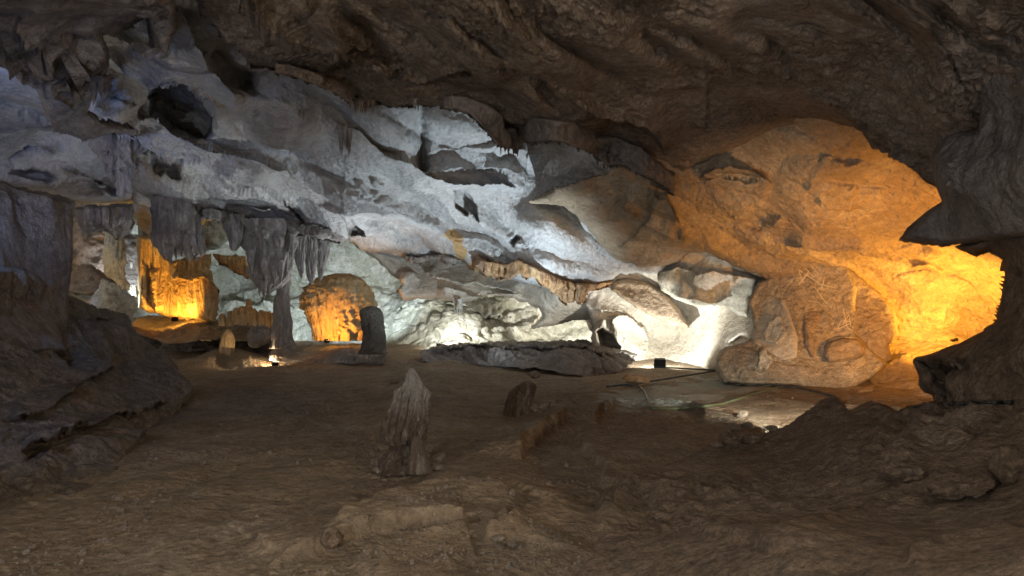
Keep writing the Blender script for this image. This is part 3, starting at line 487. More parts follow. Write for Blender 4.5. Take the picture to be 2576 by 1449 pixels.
sheet('left_chamber_ceiling', [(-1100, 290), (40, 300), (150, 320), (380, 300), (380, 500), (345, 500), (323, 507), (250, 511), (200, 504), (153, 493), (100, 482), (20, 472), (-1100, 500)], [(0, 310, 14.5), (0, 400, 13.5), (150, 330, 13.8), (330, 330, 15), (330, 505, 17), (150, 490, 15), (0, 470, 13.5), (200, 430, 14.5), (-300, 400, 11)], M_GREY, kinds='s' * 13, step=2.6, roll=(18, .8), thick=2, noise=N_CEIL, seed=14, label='rough grey ceiling of the low chamber behind the left bank', kind='structure', feats=[
    ('pit', 90, 438, 60, 16, 5, .8, .6), ('ledge', r1((430, 1210), (560, 1260), (700, 1290), (760, 1330)), .8, 16, 1), ('pit', 255, 460, 50, 16, 20, .6, .6), ('ledge', r1((50, 1140), (200, 1050), (420, 1110)), .5, 18, -1)])
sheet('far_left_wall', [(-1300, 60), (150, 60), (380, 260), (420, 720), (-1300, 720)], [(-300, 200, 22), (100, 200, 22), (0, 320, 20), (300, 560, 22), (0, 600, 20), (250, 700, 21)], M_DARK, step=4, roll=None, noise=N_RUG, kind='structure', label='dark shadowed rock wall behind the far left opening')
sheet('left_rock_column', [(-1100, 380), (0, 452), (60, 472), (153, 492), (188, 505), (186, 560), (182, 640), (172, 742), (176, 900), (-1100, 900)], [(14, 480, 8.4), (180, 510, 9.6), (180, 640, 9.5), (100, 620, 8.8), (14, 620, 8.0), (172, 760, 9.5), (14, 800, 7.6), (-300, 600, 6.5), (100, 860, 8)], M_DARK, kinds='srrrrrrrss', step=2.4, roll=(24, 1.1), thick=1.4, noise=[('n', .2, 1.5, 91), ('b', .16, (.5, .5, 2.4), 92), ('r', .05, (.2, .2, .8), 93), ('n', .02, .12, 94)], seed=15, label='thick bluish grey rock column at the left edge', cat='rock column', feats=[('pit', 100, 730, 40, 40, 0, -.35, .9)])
sheet('left_bank', [(-1100, 640), (60, 668), (100, 690), (174, 740), (240, 768), (330, 788), (336, 818), (378, 865), (427, 893), (456, 932), (490, 1000), (430, 1055), (350, 1125), (303, 1203), (195, 1256), (15, 1292), (-1100, 1400)],
      [(330, 800, 11.8), (378, 865, 12.2), (456, 932, 12.2), (484, 998, 11.3), (430, 1050, 9.5), (350, 1120, 7.6), (303, 1203, 6.1), (195, 1252, 5.4), (15, 1288, 5.0), (15, 1150, 5.6), (15, 1000, 6.6), (15, 800, 7.8), (174, 745, 10), (250, 900, 9.3), (380, 940, 10.4), (330, 1000, 9.0), (200, 1080, 6.9), (-300, 1000, 4.5), (100, 720, 8.4)],
      M_LEFT, kinds='srrrrrrrrrrrrrrrs', step=2.4, roll=(18, .7), thick=1.5, noise=[('n', .25, 1.6, 95), ('b', .12, .7, 96), ('r', .05, .3, 97), ('n', .025, .12, 98), ('n', .012, .06, 99)], seed=16, label='sloping reddish brown rock bank rising along the left side of the floor', cat='rock bank', feats=[
    ('ledge', r7((100, 500), (300, 450), (430, 420), (600, 330), (700, 340), (850, 270), (900, 300)), .45, 55, -1), ('ledge', r7((60, 330), (200, 300), (380, 220), (560, 90), (640, 60)), .35, 45, -1), ('pit', 165, 900, 60, 30, 0, .35, .8), ('ledge', r4((600, 1060), (760, 1060), (860, 1120), (1000, 1180)), .3, 30, 1), ('pit', 255, 805, 26, 8, -5, .35, .6), ('pit', 80, 1150, 50, 30, -20, .25, .8)])

# right foreground: hanging rock, right wall, clay bank -----------------------
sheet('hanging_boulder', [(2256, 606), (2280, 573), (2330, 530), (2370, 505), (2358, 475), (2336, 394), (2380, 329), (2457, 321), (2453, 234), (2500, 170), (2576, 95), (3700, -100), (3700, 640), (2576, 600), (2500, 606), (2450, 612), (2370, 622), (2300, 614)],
      [(2256, 604, 7.6), (2350, 520, 7.2), (2340, 400, 7.2), (2460, 320, 6.2), (2576, 120, 5), (2576, 590, 5.6), (2400, 612, 7.0), (2480, 480, 5.9), (2900, 300, 3.5), (2900, 620, 4)], M_DARK, kinds='rrrrrrrrrrssrrrrrr', step=2.4, roll=(22, .9), thick=1.3, noise=[('n', .12, 1.2, 21), ('b', .05, .5, 22), ('r', .03, .2, 23), ('r', .012, .07, 24)], seed=17, amp=.8, label='dark pointed boulder hanging over the glowing alcove at the right edge', cat='hanging boulder', feats=[('ledge', r3((1930, 1100), (2080, 1130), (2110, 1200), (2060, 1300)), .4, 40, -1)])
sheet('alcove_rim_rock', [(2400, 618), (2455, 640), (2490, 630), (2525, 655), (2525, 694), (2512, 753), (2498, 802), (2467, 836), (2416, 864), (2369, 880), (2295, 903), (2296, 915), (2308, 944), (2307, 971), (2323, 988), (2347, 998), (2352, 1030), (3700, 1080), (3700, 560), (2500, 590)],
      [(2297, 908, 6.6), (2310, 960, 6.6), (2350, 1000, 6.5), (2420, 960, 6.0), (2380, 900, 6.9), (2470, 840, 6.6), (2525, 700, 6.8), (2420, 625, 7.4), (2576, 620, 5.8), (2576, 800, 5.2), (2576, 950, 4.8), (2500, 1000, 5.4), (2900, 800, 3.4)], M_BANK, kinds='s' * 20, step=2.4, roll=(18, .8), thick=1.2, noise=[('n', .2, 1.5, 101), ('b', .08, .6, 102), ('r', .03, .25, 103), ('n', .015, .1, 104)], seed=18, label='brown rock rim curving round the right side of the glowing alcove with a jutting nose', cat='rim rock', feats=[
    ('ledge', r6((1700, 1200), (1800, 1215), (1900, 1270), (2010, 1290), (2100, 1280)), .45, 30, -1), ('pit', 2370, 955, 34, 32, 20, .25, .8), ('ledge', r6((1870, 1230), (1920, 1300), (1930, 1400), (1900, 1440)), .3, 20, 1)])
bank_top = r8((920, 530), (1000, 500), (1080, 462), (1200, 440), (1400, 380), (1500, 335), (1580, 275), (1640, 232), (1700, 215), (1730, 250), (1760, 277), (1800, 262), (1850, 246), (1900, 246), (1950, 270), (1990, 286), (2060, 257), (2150, 246), (2350, 240), (2540, 232))
sheet('clay_bank', bank_top + [(3700, 1000), (3700, 1900), (1300, 1900), (1400, 1500), (1480, 1400), (1500, 1330), (1490, 1265), (1535, 1228), (1600, 1195), (1650, 1180)],
      [(1688, 1165, 6.6), (1774, 1128, 7.2), (1945, 1080, 7.4), (2074, 1004, 7.2), (2106, 996, 7.1), (2213, 1012, 6.6), (2300, 1020, 6.3), (2450, 1008, 5.4), (2557, 1006, 5.0), (2000, 1200, 5.2), (2300, 1150, 4.9), (2500, 1200, 3.9), (2500, 1440, 2.6), (2000, 1440, 3.0), (1700, 1440, 3.5), (1500, 1300, 4.8), (1540, 1225, 5.7), (1480, 1400, 4.1), (2900, 1200, 2.5), (1800, 1250, 5.0), (1300, 1900, 2.2), (2500, 1900, 1.7)],
      M_BANK, kinds='r' * 20 + 'sssssrrrrr', step=2.4, roll=(14, .35), thick=.9, noise=[('n', .14, 1.3, 111), ('b', .07, .5, 112), ('r', .04, .22, 113), ('r', .02, .1, 114), ('n', .008, .045, 115)], seed=19, label='dark brown clay bank rising across the lower right foreground', cat='clay bank', feats=[
    ('ledge', r8((800, 620), (900, 650), (1050, 640), (1200, 660), (1350, 700)), .15, 30, 1), ('ledge', r8((1350, 920), (1450, 880), (1650, 760), (1850, 640), (2100, 560), (2300, 560), (2450, 500)), .22, 50, 1),
    ('ledge', r8((2000, 1030), (2150, 950), (2250, 900), (2400, 860), (2560, 780)), .16, 40, 1), ('npit', 2452, 1085, 26, 26, 10, .10, .9), ('nridge', r8((1800, 400), (1900, 480), (1980, 430)), -.05, 16), ('nledge', r8((1000, 900), (1150, 930), (1300, 980), (1400, 1030)), .08, 30, -1), ('nridge', r8((2250, 340), (2100, 460), (2020, 560)), .08, 16),
    ('ledge', r8((2120, 560), (2150, 600), (2300, 610), (2440, 570)), .2, 26, -1), ('npit', 1700, 1330, 80, 30, -10, .06, .9), ('npit', 1950, 1330, 60, 26, -10, .07, .9)])

# rimstone ledge, stone platforms -----------------------------------------
sheet('rimstone_ledge', [(1055, 880), (1100, 868), (1250, 858), (1480, 856), (1545, 876), (1605, 893), (1603, 908), (1560, 938), (1500, 950), (1440, 946), (1340, 928), (1200, 922), (1060, 912)], [(1060, 875, 18), (1250, 860, 20), (1480, 858, 20), (1600, 894, 17.4), (1250, 876, 17.3), (1450, 882, 17), (1250, 920, 17.0), (1500, 945, 15.6), (1500, 895, 16.2), (1080, 910, 17.4)],
      M_DARK, kinds='r' * 13, step=1.8, roll=(5, .2), thick=1.2, noise=[('n', .12, 1.2, 121), ('f', .10, (.42, 1, .5), 122), ('r', .05, .2, 123)], seed=20, label='dark fluted rimstone ledge running below the white-lit back wall', cat='rock ledge', feats=[('ledge', [(1060, 882), (1150, 876), (1300, 876), (1450, 880), (1540, 890), (1600, 900)], .5, 10, -1)])
sheet('rock_platform', [(672, 893), (684, 878), (720, 870), (860, 866), (955, 868), (972, 880), (974, 898), (968, 918), (800, 915), (690, 913), (674, 905)], [(700, 872, 19.5), (860, 867, 20), (960, 870, 19.2), (690, 882, 17.6), (860, 880, 17.4), (970, 885, 17.4), (690, 912, 17.3), (860, 915, 17.1), (970, 915, 17.1)], M_STAL, kinds='r' * 11, step=1.8, roll=(4, .15), thick=1.6, noise=[('n', .1, 1, 125), ('b', .06, .4, 126), ('r', .03, .15, 127)], seed=21, label='low flat rock platform beneath the tall column and the dark pillar', cat='rock platform')
sheet('rock_slab', [(326, 812), (340, 796), (400, 792), (480, 798), (560, 806), (640, 818), (700, 826), (702, 858), (640, 860), (560, 854), (480, 862), (420, 866), (372, 852), (334, 836)], [(350, 800, 22), (450, 798, 22.6), (690, 828, 21.2), (350, 835, 19.8), (500, 838, 19.3), (690, 842, 19.3), (400, 858, 19.8), (560, 854, 19.4), (690, 858, 19.3)], M_CLAY, kinds='r' * 14, step=1.8, roll=(5, .3), thick=1.4, noise=[('n', .14, 1.4, 131), ('b', .07, .5, 132), ('r', .03, .2, 133)], seed=22, label='broad undercut rock slab carrying the golden curtain at left', cat='rock slab')
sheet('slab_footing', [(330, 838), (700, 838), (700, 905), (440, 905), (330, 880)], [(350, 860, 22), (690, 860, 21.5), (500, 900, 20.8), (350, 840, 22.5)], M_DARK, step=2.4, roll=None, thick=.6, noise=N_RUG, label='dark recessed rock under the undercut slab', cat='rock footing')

# golden curtain, hanging masses, columns ----------------------------------
sheet('golden_flowstone_curtain', r4((985, 430), (1060, 440), (1140, 440), (1180, 560), (1240, 620), (1300, 600), (1420, 600), (1480, 560), (1530, 570), (1535, 690), (1545, 750), (1590, 830), (1600, 900), (1580, 1000), (1560, 1072), (1480, 1060), (1400, 1045), (1300, 1050), (1200, 1030), (1100, 1000), (1040, 990), (1000, 960), (990, 700)), [(340, 600, 20.6), (390, 600, 20.8), (345, 780, 20.4), (400, 780, 21.0), (440, 700, 21.6), (450, 800, 21.2), (480, 660, 21.4), (530, 650, 21.2), (535, 720, 20.8), (550, 790, 20.4), (500, 760, 20.9)],
      M_FLOW, kinds='r' * 23, step=1.6, roll=(10, .7), thick=1.4, noise=N_FLUTE, seed=23, label='tall fluted flowstone curtain glowing gold from a lamp at its foot', cat='flowstone curtain', feats=[('ledge', r4((1230, 790), (1300, 740), (1400, 790), (1480, 740), (1580, 800)), .6, 30, -1), ('ledge', r4((1090, 680), (1100, 800), (1110, 1000)), .4, 16, -1)])
FL = [(7, .16, 1), (15, .09, 2), (33, .04, 3)]
NB = [('n', .10, .8, 141), ('r', .06, (.25, .25, .7), 142), ('n', .03, .12, 143)]
body('hanging_rock_mass', [(488, 410, 470), (505, 396, 492), (530, 390, 495), (560, 387, 498), (600, 392, 504), (625, 402, 511), (640, 410, 512)], 16.4, M_STAL, cap='b', flat=.8, flutes=FL, noise=NB, label='large dark hanging rock mass with two blunt lobes in front of the golden curtain', cat='hanging rock')
hm = bpy.data.objects['hanging_rock_mass']
body('lobe', [(590, 395, 440), (620, 402, 436), (640, 408, 430), (650, 414, 424)], 16.1, M_STAL, parent=hm, cap='b', flutes=FL[:2], noise=NB)
body('lobe', [(590, 462, 506), (620, 466, 512), (636, 470, 512), (648, 480, 500)], 16.1, M_STAL, parent=hm, cap='b', flutes=FL[:2], noise=NB)
def tips(parent, spec, d, mat, seed=0):
    for k, (u, v, r_, l_) in enumerate(spec):
        body('stalactite', [(v - 22, u - r_ * 1.3, u + r_ * 1.3), (v, u - r_, u + r_), (v + l_ * .5, u - r_ * .6 + 1, u + r_ * .6 + 1), (v + l_, u, u + 1.6)], d + .12 * math.sin(k * 2.3 + seed), mat, parent=parent, na=28, flutes=[(5, .12, k)], noise=[('n', .05, .3, k)])
tips(hm, [(399, 610, 7, 24), (412, 632, 8, 22), (428, 640, 7, 26), (442, 622, 8, 34), (456, 626, 7, 22), (474, 640, 8, 16), (492, 642, 8, 18), (505, 626, 6, 18)], 16.0, M_STAL)
body('hanging_stone_fin', [(540, 566, 614), (560, 568, 612), (590, 572, 609), (615, 578, 600), (631, 585, 592)], 16.9, M_STAL, flat=.5, flutes=FL[:2], noise=NB, label='small dark fin shaped stalactite between the two hanging masses', cat='stalactite')
body('stalactite_mass', [(556, 606, 745), (575, 615, 742), (600, 620, 738), (640, 628, 735), (680, 636, 722), (710, 645, 706), (730, 652, 690), (744, 660, 680)], 17.2, M_STAL, cap='b', flat=.7, flutes=FL + [(11, .12, 7)], noise=[('n', .2, .9, 151), ('r', .12, (.3, .3, .8), 152), ('n', .05, .14, 153)], na=160, label='broad knotted stalactite mass hanging beside the tall column', cat='stalactite')
tips(bpy.data.objects['stalactite_mass'], [(622, 600, 7, 50), (632, 650, 8, 40), (644, 690, 7, 34), (652, 715, 7, 30), (664, 728, 7, 24), (676, 722, 6, 22), (690, 690, 7, 34), (706, 676, 7, 36), (720, 640, 7, 50), (734, 610, 6, 40)], 16.9, M_STAL, 2)
for k, pr in enumerate([[(572, 725, 770), (620, 730, 768), (660, 740, 766), (690, 752, 764), (704, 757, 760)], [(575, 755, 800), (620, 760, 798), (670, 768, 796), (700, 774, 792), (717, 780, 787)], [(578, 790, 838), (610, 792, 832), (650, 797, 824), (690, 800, 815), (708, 803, 808)]]):
    body('stalactite_curtain', pr, 17.3 + .15 * k, M_STAL, cap='b', flat=.6, flutes=FL + [(23, .1, k + 4)], noise=NB, na=128, label=['long fluted stalactite blade nearest the tall column', 'middle fluted stalactite blade right of the tall column', 'outer fluted stalactite blade over the orange mound'][k], cat='stalactite', group='fluted stalactite blades beside the column')
body('stalagmite_column', [(600, 700, 726), (640, 696, 728), (700, 695, 728), (741, 697, 724), (746, 692, 727), (790, 691, 729), (830, 689, 732), (860, 687, 736), (876, 682, 742)], 17.6, M_STAL, flat=.9, flutes=FL, noise=[('n', .06, .5, 161), ('r', .05, (.15, .15, .4), 162), ('n', .02, .08, 163)], label='tall slender column joining the hanging mass to the platform', cat='column')
body('flowstone_mound', [(688, 850, 884), (694, 828, 905), (702, 810, 918), (722, 795, 932), (750, 788, 940), (785, 785, 937), (815, 784, 928), (845, 782, 922), (856, 780, 920)], 19.6, M_FLOW, flat=.6, flutes=[(31, .03, 5), (57, .02, 6)], noise=[('n', .25, 1.2, 171), ('r', .22, (.22, .22, .5), 172), ('r', .16, .15, 173)], na=160, label='rounded orange lit flowstone mound left of the dark pillar', cat='flowstone mound')
body('rock_pillar', [(770, 922, 946), (774, 917, 954), (785, 912, 960), (805, 909, 963), (830, 910, 962), (845, 915, 962), (862, 914, 964), (876, 910, 966), (890, 905, 970)], 17.0, M_PIL, cap='t', flat=.8, flutes=[(3, .05, 9)], noise=[('n', .12, .6, 181), ('n', .03, .15, 182), ('r', .02, .1, 183)], label='short dark blunt pillar standing on the platform against the pale wall', cat='pillar')
body('small_stalagmite', [(828, 573, 580), (836, 567, 583), (850, 562, 585), (870, 558, 587), (890, 556, 588), (905, 550, 596)], 18.8, M_FLOW, flutes=[(7, .15, 2)], noise=NB, label='orange pointed stalagmite in front of the undercut slab', cat='stalagmite')
blob('rock_boulder', 655, 850, 18.2, 40, 30, M_STAL, 3, label='grey angular boulder left of the column foot', cat='boulder')
row = [(560, 800, 9, 34), (578, 796, 8, 40), (596, 790, 9, 46), (612, 788, 11, 50), (625, 776, 8, 60), (640, 792, 10, 46), (656, 795, 10, 44), (672, 798, 10, 42), (686, 800, 8, 40)]
for k, (u, v, r_, h_) in enumerate(row):
    body('short_stalagmite', [(v - h_ * .35, u - r_ * .35, u + r_ * .35), (v - h_ * .25, u - r_ * .8, u + r_ * .8), (v, u - r_, u + r_), (v + h_ * .6, u - r_ * 1.15, u + r_ * 1.15)], 20.4, M_FLOW, na=40, flutes=[(7, .12, k)], noise=[('n', .06, .3, k)], label=['leftmost stubby brown stalagmite of the packed row', 'second stubby stalagmite from the left in the packed row', 'third stubby stalagmite from the left in the packed row', 'stubby stalagmite just left of the tallest in the packed row', 'tallest brown stalagmite of the packed row behind the column', 'stubby stalagmite just right of the tallest in the packed row', 'third stubby stalagmite from the right in the packed row', 'second stubby stalagmite from the right in the packed row', 'rightmost stubby brown stalagmite of the packed row, beside the column'][k], cat='stalagmite', group='row of stubby stalagmites')
blob('lit_boulder', 282, 770, 13.6, 52, 56, M_WHITE, 11, label='whitish lit boulder at the top of the left bank', cat='boulder', rough=.3, n=(60, 40))
sheet('brown_dome', r4((490, 760), (520, 700), (600, 650), (680, 650), (760, 720), (830, 780), (890, 800), (800, 860), (640, 880), (490, 850)), [(180, 720, 16), (230, 680, 16.4), (300, 720, 16), (240, 740, 15.4)], M_TAN, kinds='r' * 10, step=1.8, roll=(14, 1.0), thick=1.5, noise=[('n', .2, 1.4, 191), ('r', .12, (.3, .3, .9), 192)], label='streaked reddish brown rock dome inside the left opening', cat='rock dome')
sheet('back_curtain', r4((540, 230), (640, 215), (780, 215), (960, 200), (975, 350), (930, 420), (880, 470), (820, 460), (760, 400), (680, 440), (620, 480), (590, 420), (560, 320)), [(190, 515, 14.2), (330, 510, 15), (200, 590, 14.6), (300, 600, 15), (260, 560, 14.0)], M_STAL, kinds='rrrrrddddddrr', step=1.8, roll=(12, .6), thick=.8, noise=N_FLUTE, drip=9, label='grey fluted rock curtain hanging under the left chamber ceiling', cat='rock curtain')
body('white_column', r_ if False else [(575, 272, 300), (610, 266, 312), (650, 268, 308), (690, 262, 305), (730, 255, 312)], 19.5, M_WHITE, flutes=FL, noise=NB, label='white lit column inside the left opening', cat='column')
sheet('white_curtain', r4((870, 640), (920, 600), (990, 620), (1000, 880), (960, 910), (930, 860), (890, 790), (865, 760)), [(305, 670, 21.6), (345, 670, 21.8), (345, 750, 21.4), (310, 740, 21.4)], M_WHITE, kinds='r' * 8, step=1.6, roll=(8, .5), thick=.8, noise=N_FLUTE, label='brilliant white lit flowstone curtain beside the golden one', cat='flowstone curtain')
sheet('orange_fringe_curtain', r4((1540, 570), (1660, 580), (1785, 585), (1800, 680), (1820, 755), (1780, 750), (1740, 730), (1690, 700), (1650, 690), (1640, 660), (1590, 650), (1560, 610)), [(540, 645, 22.0), (620, 645, 22), (620, 700, 21.6), (570, 670, 21.8)], M_FLOW, kinds='rrrddddddddr', step=1.6, roll=(6, .3), thick=.6, noise=N_FLUTE, drip=8, label='amber stalactite curtain between the golden curtain and the broad mass', cat='stalactite curtain')
hc = body('stalactite_cluster', [(340, 240, 345), (360, 250, 345), (385, 262, 342), (410, 272, 336), (430, 280, 330), (445, 288, 322)], 13.2, M_STAL, flat=.5, flutes=FL, noise=[('n', .2, .7, 201), ('r', .15, (.2, .2, .6), 202), ('n', .05, .1, 203)], na=140, label='ragged cluster of stalactites hanging below the upper left rock mass', cat='stalactite')
for pr in ([(430, 292, 318), (455, 294, 316), (480, 298, 313), (498, 304, 308)], [(425, 312, 336), (450, 316, 334), (470, 320, 331), (486, 325, 328)], [(385, 252, 276), (400, 256, 274), (425, 262, 271), (440, 266, 268)], [(395, 268, 290), (430, 272, 288), (458, 279, 284)]):
    body('stalactite', pr, 13.0, M_STAL, parent=hc, flutes=FL[:2], noise=NB, na=48)

# stalactite rows --------------------------------------------------------
G_ = 'stalactite rows along the ceiling lips'
def band(name, top, bot, dep, mat, nz_, seed, label, drip=14, group=None, host='cave_ceiling'):
    dt = [on(host, *p) - .35 for p in top]; dep = [(*p, d_) for p, d_ in zip(top, dt)] + [(*p, float(np.interp(p[0], [q[0] for q in top], dt)) + .1) for p in bot]
    sheet(name, top + bot[::-1], dep, mat, kinds='r' * (len(top) - 1) + 's' + 'd' * (len(bot) - 1) + 's', step=1.8, roll=(7, .35), thick=.5, noise=nz_, drip=drip, amp=1.6, seed=seed, label=label, cat='stalactite fringe', group=group)
N_FR = [('n', .14, 1.0, 211), ('b', .24, (.35, .35, 1.2), 212), ('r', .12, (.16, .16, .5), 213), ('r', .04, .1, 214)]
band('stalactite_fringe', r5((1020, 640), (1090, 578), (1200, 618), (1290, 640), (1400, 605), (1540, 670), (1700, 742), (1780, 770), (1900, 780), (2085, 760)), r5((1040, 676), (1120, 700), (1160, 735), (1220, 750), (1290, 745), (1340, 765), (1400, 722), (1450, 745), (1530, 760), (1570, 800), (1640, 852), (1690, 900), (1740, 930), (1880, 925), (1910, 850), (2080, 785)), [(1180, 660, 18.5), (1300, 690, 17.9), (1400, 715, 17.7), (1400, 750, 17.9), (1460, 740, 17.6), (1540, 706, 16.8), (1300, 660, 17.7)], M_ORANGE, N_FR, 31, 'orange ragged dripstone fringe along the low lip at the centre', group=G_)
band('stalactite_fringe', r5((570, 580), (680, 585), (800, 568), (930, 590), (1010, 625)), r5((590, 640), (690, 640), (800, 620), (930, 640), (1000, 640)), [(1010, 650, 18.9), (1100, 645, 18.7), (1165, 660, 18.7), (1080, 660, 18.8)], M_STAL, N_FR, 32, 'brown short fringe hanging left of the orange one', group=G_)
band('stalactite_fringe', r2((860, 680), (1020, 690), (1180, 750), (1290, 830), (1300, 920), (1400, 930)), r2((850, 800), (950, 800), (1040, 830), (1120, 900), (1250, 1050), (1330, 1080), (1400, 1100)), [(1113, 240, 9.9), (1113, 278, 10.1), (1252, 300, 10.8), (1250, 360, 11.3), (1304, 385, 11.4), (1304, 325, 10.9)], M_DARK, N_FR, 33, 'rugged dark fringe where the upper lip bends down', group=G_, host='upper_cave_ceiling', drip=18)
band('stalactite_fringe', r2((1410, 940), (1500, 850), (1650, 860), (1800, 880), (1950, 990), (2100, 990), (2300, 1060), (2450, 1200), (2536, 1270)), r2((1430, 1030), (1620, 1030), (1740, 1040), (1850, 1085), (1940, 1130), (2020, 1210), (2180, 1200), (2290, 1270), (2400, 1320), (2540, 1425)), [(1314, 330, 11.2), (1314, 358, 11.4), (1460, 310, 11.0), (1460, 371, 11.4), (1600, 350, 11.4), (1574, 413, 11.9), (1690, 440, 12.2), (1698, 493, 12.7)], M_DARK, N_FR, 34, 'long rugged dark fringe above the orange dome', group=G_, host='upper_cave_ceiling', drip=20)
band('stalactite_fringe', [(486, 535), (521, 520), (573, 530), (615, 543), (680, 552), (729, 556), (800, 568), (880, 584)], [(486, 556), (521, 548), (573, 562), (615, 574), (680, 578), (729, 584), (800, 600), (880, 612)], None, M_STAL, N_FR, 35, 'ragged grey fringe along the ceiling lip above the column', group=G_, drip=16)
band('stalactite_fringe', r1((1990, 440), (2150, 470), (2300, 520), (2420, 560), (2536, 620)), r1((1990, 540), (2120, 560), (2240, 610), (2400, 660), (2536, 750)), None, M_BROWN, N_FR, 36, 'thin brown fringe along the upper lip left of the top centre', group=G_, host='upper_cave_ceiling', drip=14)
drips('stalactite_fringe', r1((160, 400), (300, 430), (450, 470), (600, 520)), 8.6, 'long ragged draperies hanging inside the dark upper left rock mass', M_DARK, 22, (14, 50), (5, 10), 21, G_)
drips('stalactite_fringe', r1((480, 560), (560, 560), (700, 600), (780, 560)), 8.9, 'lower row of ragged draperies on the dark upper left rock mass', M_DARK, 16, (20, 60), (6, 11), 22, G_)
drips('stalactite_fringe', r1((860, 1000), (920, 990), (990, 1000), (1100, 1080), (1250, 1170)), 12.6, 'pale drips along the lip under the upper left rock mass', M_GREY, 22, (5, 20), (2, 4), 23, G_)
drips('stalactite_fringe', [(880, 250), (920, 262), (945, 256)], 10.1, 'long pointed stalactites bunched on the upper lip near the top centre', M_BROWN, 9, (14, 38), (3, 6), 4, G_)
drips('stalactite_fringe', [(1036, 250), (1054, 250)], 10.2, 'pair of thick stalactites on the upper lip', M_STAL, 3, (26, 40), (4, 7), 5, G_)
drips('stalactite_fringe', [(1240, 350), (1275, 368), (1304, 372)], 11.6, 'thin stalactites at the low bend of the upper lip', M_STAL, 8, (10, 30), (3, 5), 6, G_)
drips('stalactite_fringe', [(1320, 350), (1380, 344), (1460, 364)], 11.6, 'short dark drips above the tan hollow', M_BROWN, 18, (4, 18), (3, 5), 7, G_)
drips('stalactite_fringe', [(1500, 385), (1519, 395), (1540, 395)], 11.7, 'knotted dark stalactites hanging over the orange dome', M_DARK, 8, (14, 34), (6, 10), 8, G_)
drips('stalactite_fringe', [(1560, 400), (1620, 430), (1680, 475)], [12, 12.8], 'dark stubs along the lip running down to the right', M_BROWN, 18, (8, 26), (6, 11), 9, G_)
drips('stalactite_fringe', [(853, 322), (868, 326), (882, 330)], 12.6, 'bundle of grey stalactites hanging alone from the pale ceiling', M_STAL, 12, (30, 78), (4, 7), 10, G_)
drips('stalactite_fringe', r1((990, 560), (1100, 565), (1220, 590)), 11.2, 'pale comb of stalactites above the hollow carved for a round shadow', M_GREY, 16, (5, 16), (1.5, 3.5), 11, G_)
drips('stalactite_fringe', r4((1490, 270), (1560, 280), (1640, 300), (1760, 330)), 17.2, 'grey drips hanging at the ceiling lip left of the broad mass', M_STAL, 20, (6, 28), (3, 6), 12, G_)
drips('stalactite_fringe', r3((200, 1290), (400, 1260), (520, 1220), (700, 1230), (830, 1250)), 12.0, 'brown drips in the shallow recess of the orange ceiling', M_TAN, 26, (4, 16), (2.5, 5), 13, G_)
drips('stalactite_fringe', r1((1990, 560), (2100, 540), (2300, 590), (2420, 640)), 9.6, 'tiny needles under the long upper lip near the top left', M_STAL, 12, (4, 14), (1.2, 2.6), 14, G_)
drips('stalactite_fringe', r1((380, 930), (480, 950), (600, 1000)), 9.9, 'ragged drips under the draped rock mass', M_DARK, 14, (4, 14), (3, 5), 15, G_)
drips('stalactite_fringe', r1((2150, 800), (2200, 850)), 11.4, 'small knot of drips on the pale ceiling left of the hanging bundle', M_STAL, 7, (6, 16), (2, 4), 16, G_)
drips('stalactite_fringe', r4((2020, 370), (2250, 390), (2530, 460)), 18.1, 'fine grey drips along the lip above the fluted blades', M_STAL, 26, (4, 14), (2, 5), 17, G_)
drips('stalactite_fringe', r5((940, 910), (990, 915)), 19.2, 'white lit drip column hanging before the pale back wall', M_WHITE, 4, (30, 46), (4, 6), 18, G_)
drips('stalactite_fringe', r6((1980, -10), (2040, 0)), 7.4, 'dark stub drips under the ceiling beside the hanging boulder', M_BROWN, 4, (8, 20), (5, 8), 19, G_)

# foreground stalagmites and stones -------------------------------------------
main = empty('stalagmite', P(np.array(1030.), np.array(1188.), np.array(6.4)), 'tall grooved grey brown stalagmite standing alone on the floor at centre', 'stalagmite')
body('spire', [(926, 1032, 1040), (930, 1029, 1042), (944, 1026, 1050), (954, 1023, 1052), (971, 1018, 1058), (978, 1008, 1062), (985, 1003, 1070), (992, 1001, 1071), (1007, 998, 1065), (1027, 996, 1066), (1042, 990, 1067), (1061, 981, 1067), (1090, 973, 1058), (1104, 973, 1057), (1112, 984, 1052), (1119, 997, 1050), (1128, 997, 1050), (1142, 990, 1058), (1155, 974, 1070), (1175, 964, 1080), (1190, 958, 1086)], 6.4, M_MAIN, main, flat=.85, flutes=[(9, .10, 1), (19, .17, 2), (37, .12, 3)], noise=[('n', .035, .16, 301), ('r', .035, (.06, .06, .20), 302), ('r', .03, .06, 303), ('r', .012, .025, 304)], na=260, nz=220)
body('side_cone', [(1096, 1043, 1050), (1104, 1038, 1058), (1120, 1033, 1066), (1145, 1028, 1074), (1188, 1020, 1084)], 6.12, M_MAIN, main, flutes=[(7, .03, 2)], noise=[('n', .02, .15, 305)], na=90)
blob('foot', 1018, 1182, 6.3, 66, 13, M_MAIN, 21, rd=.22, parent=main, n=(60, 30))
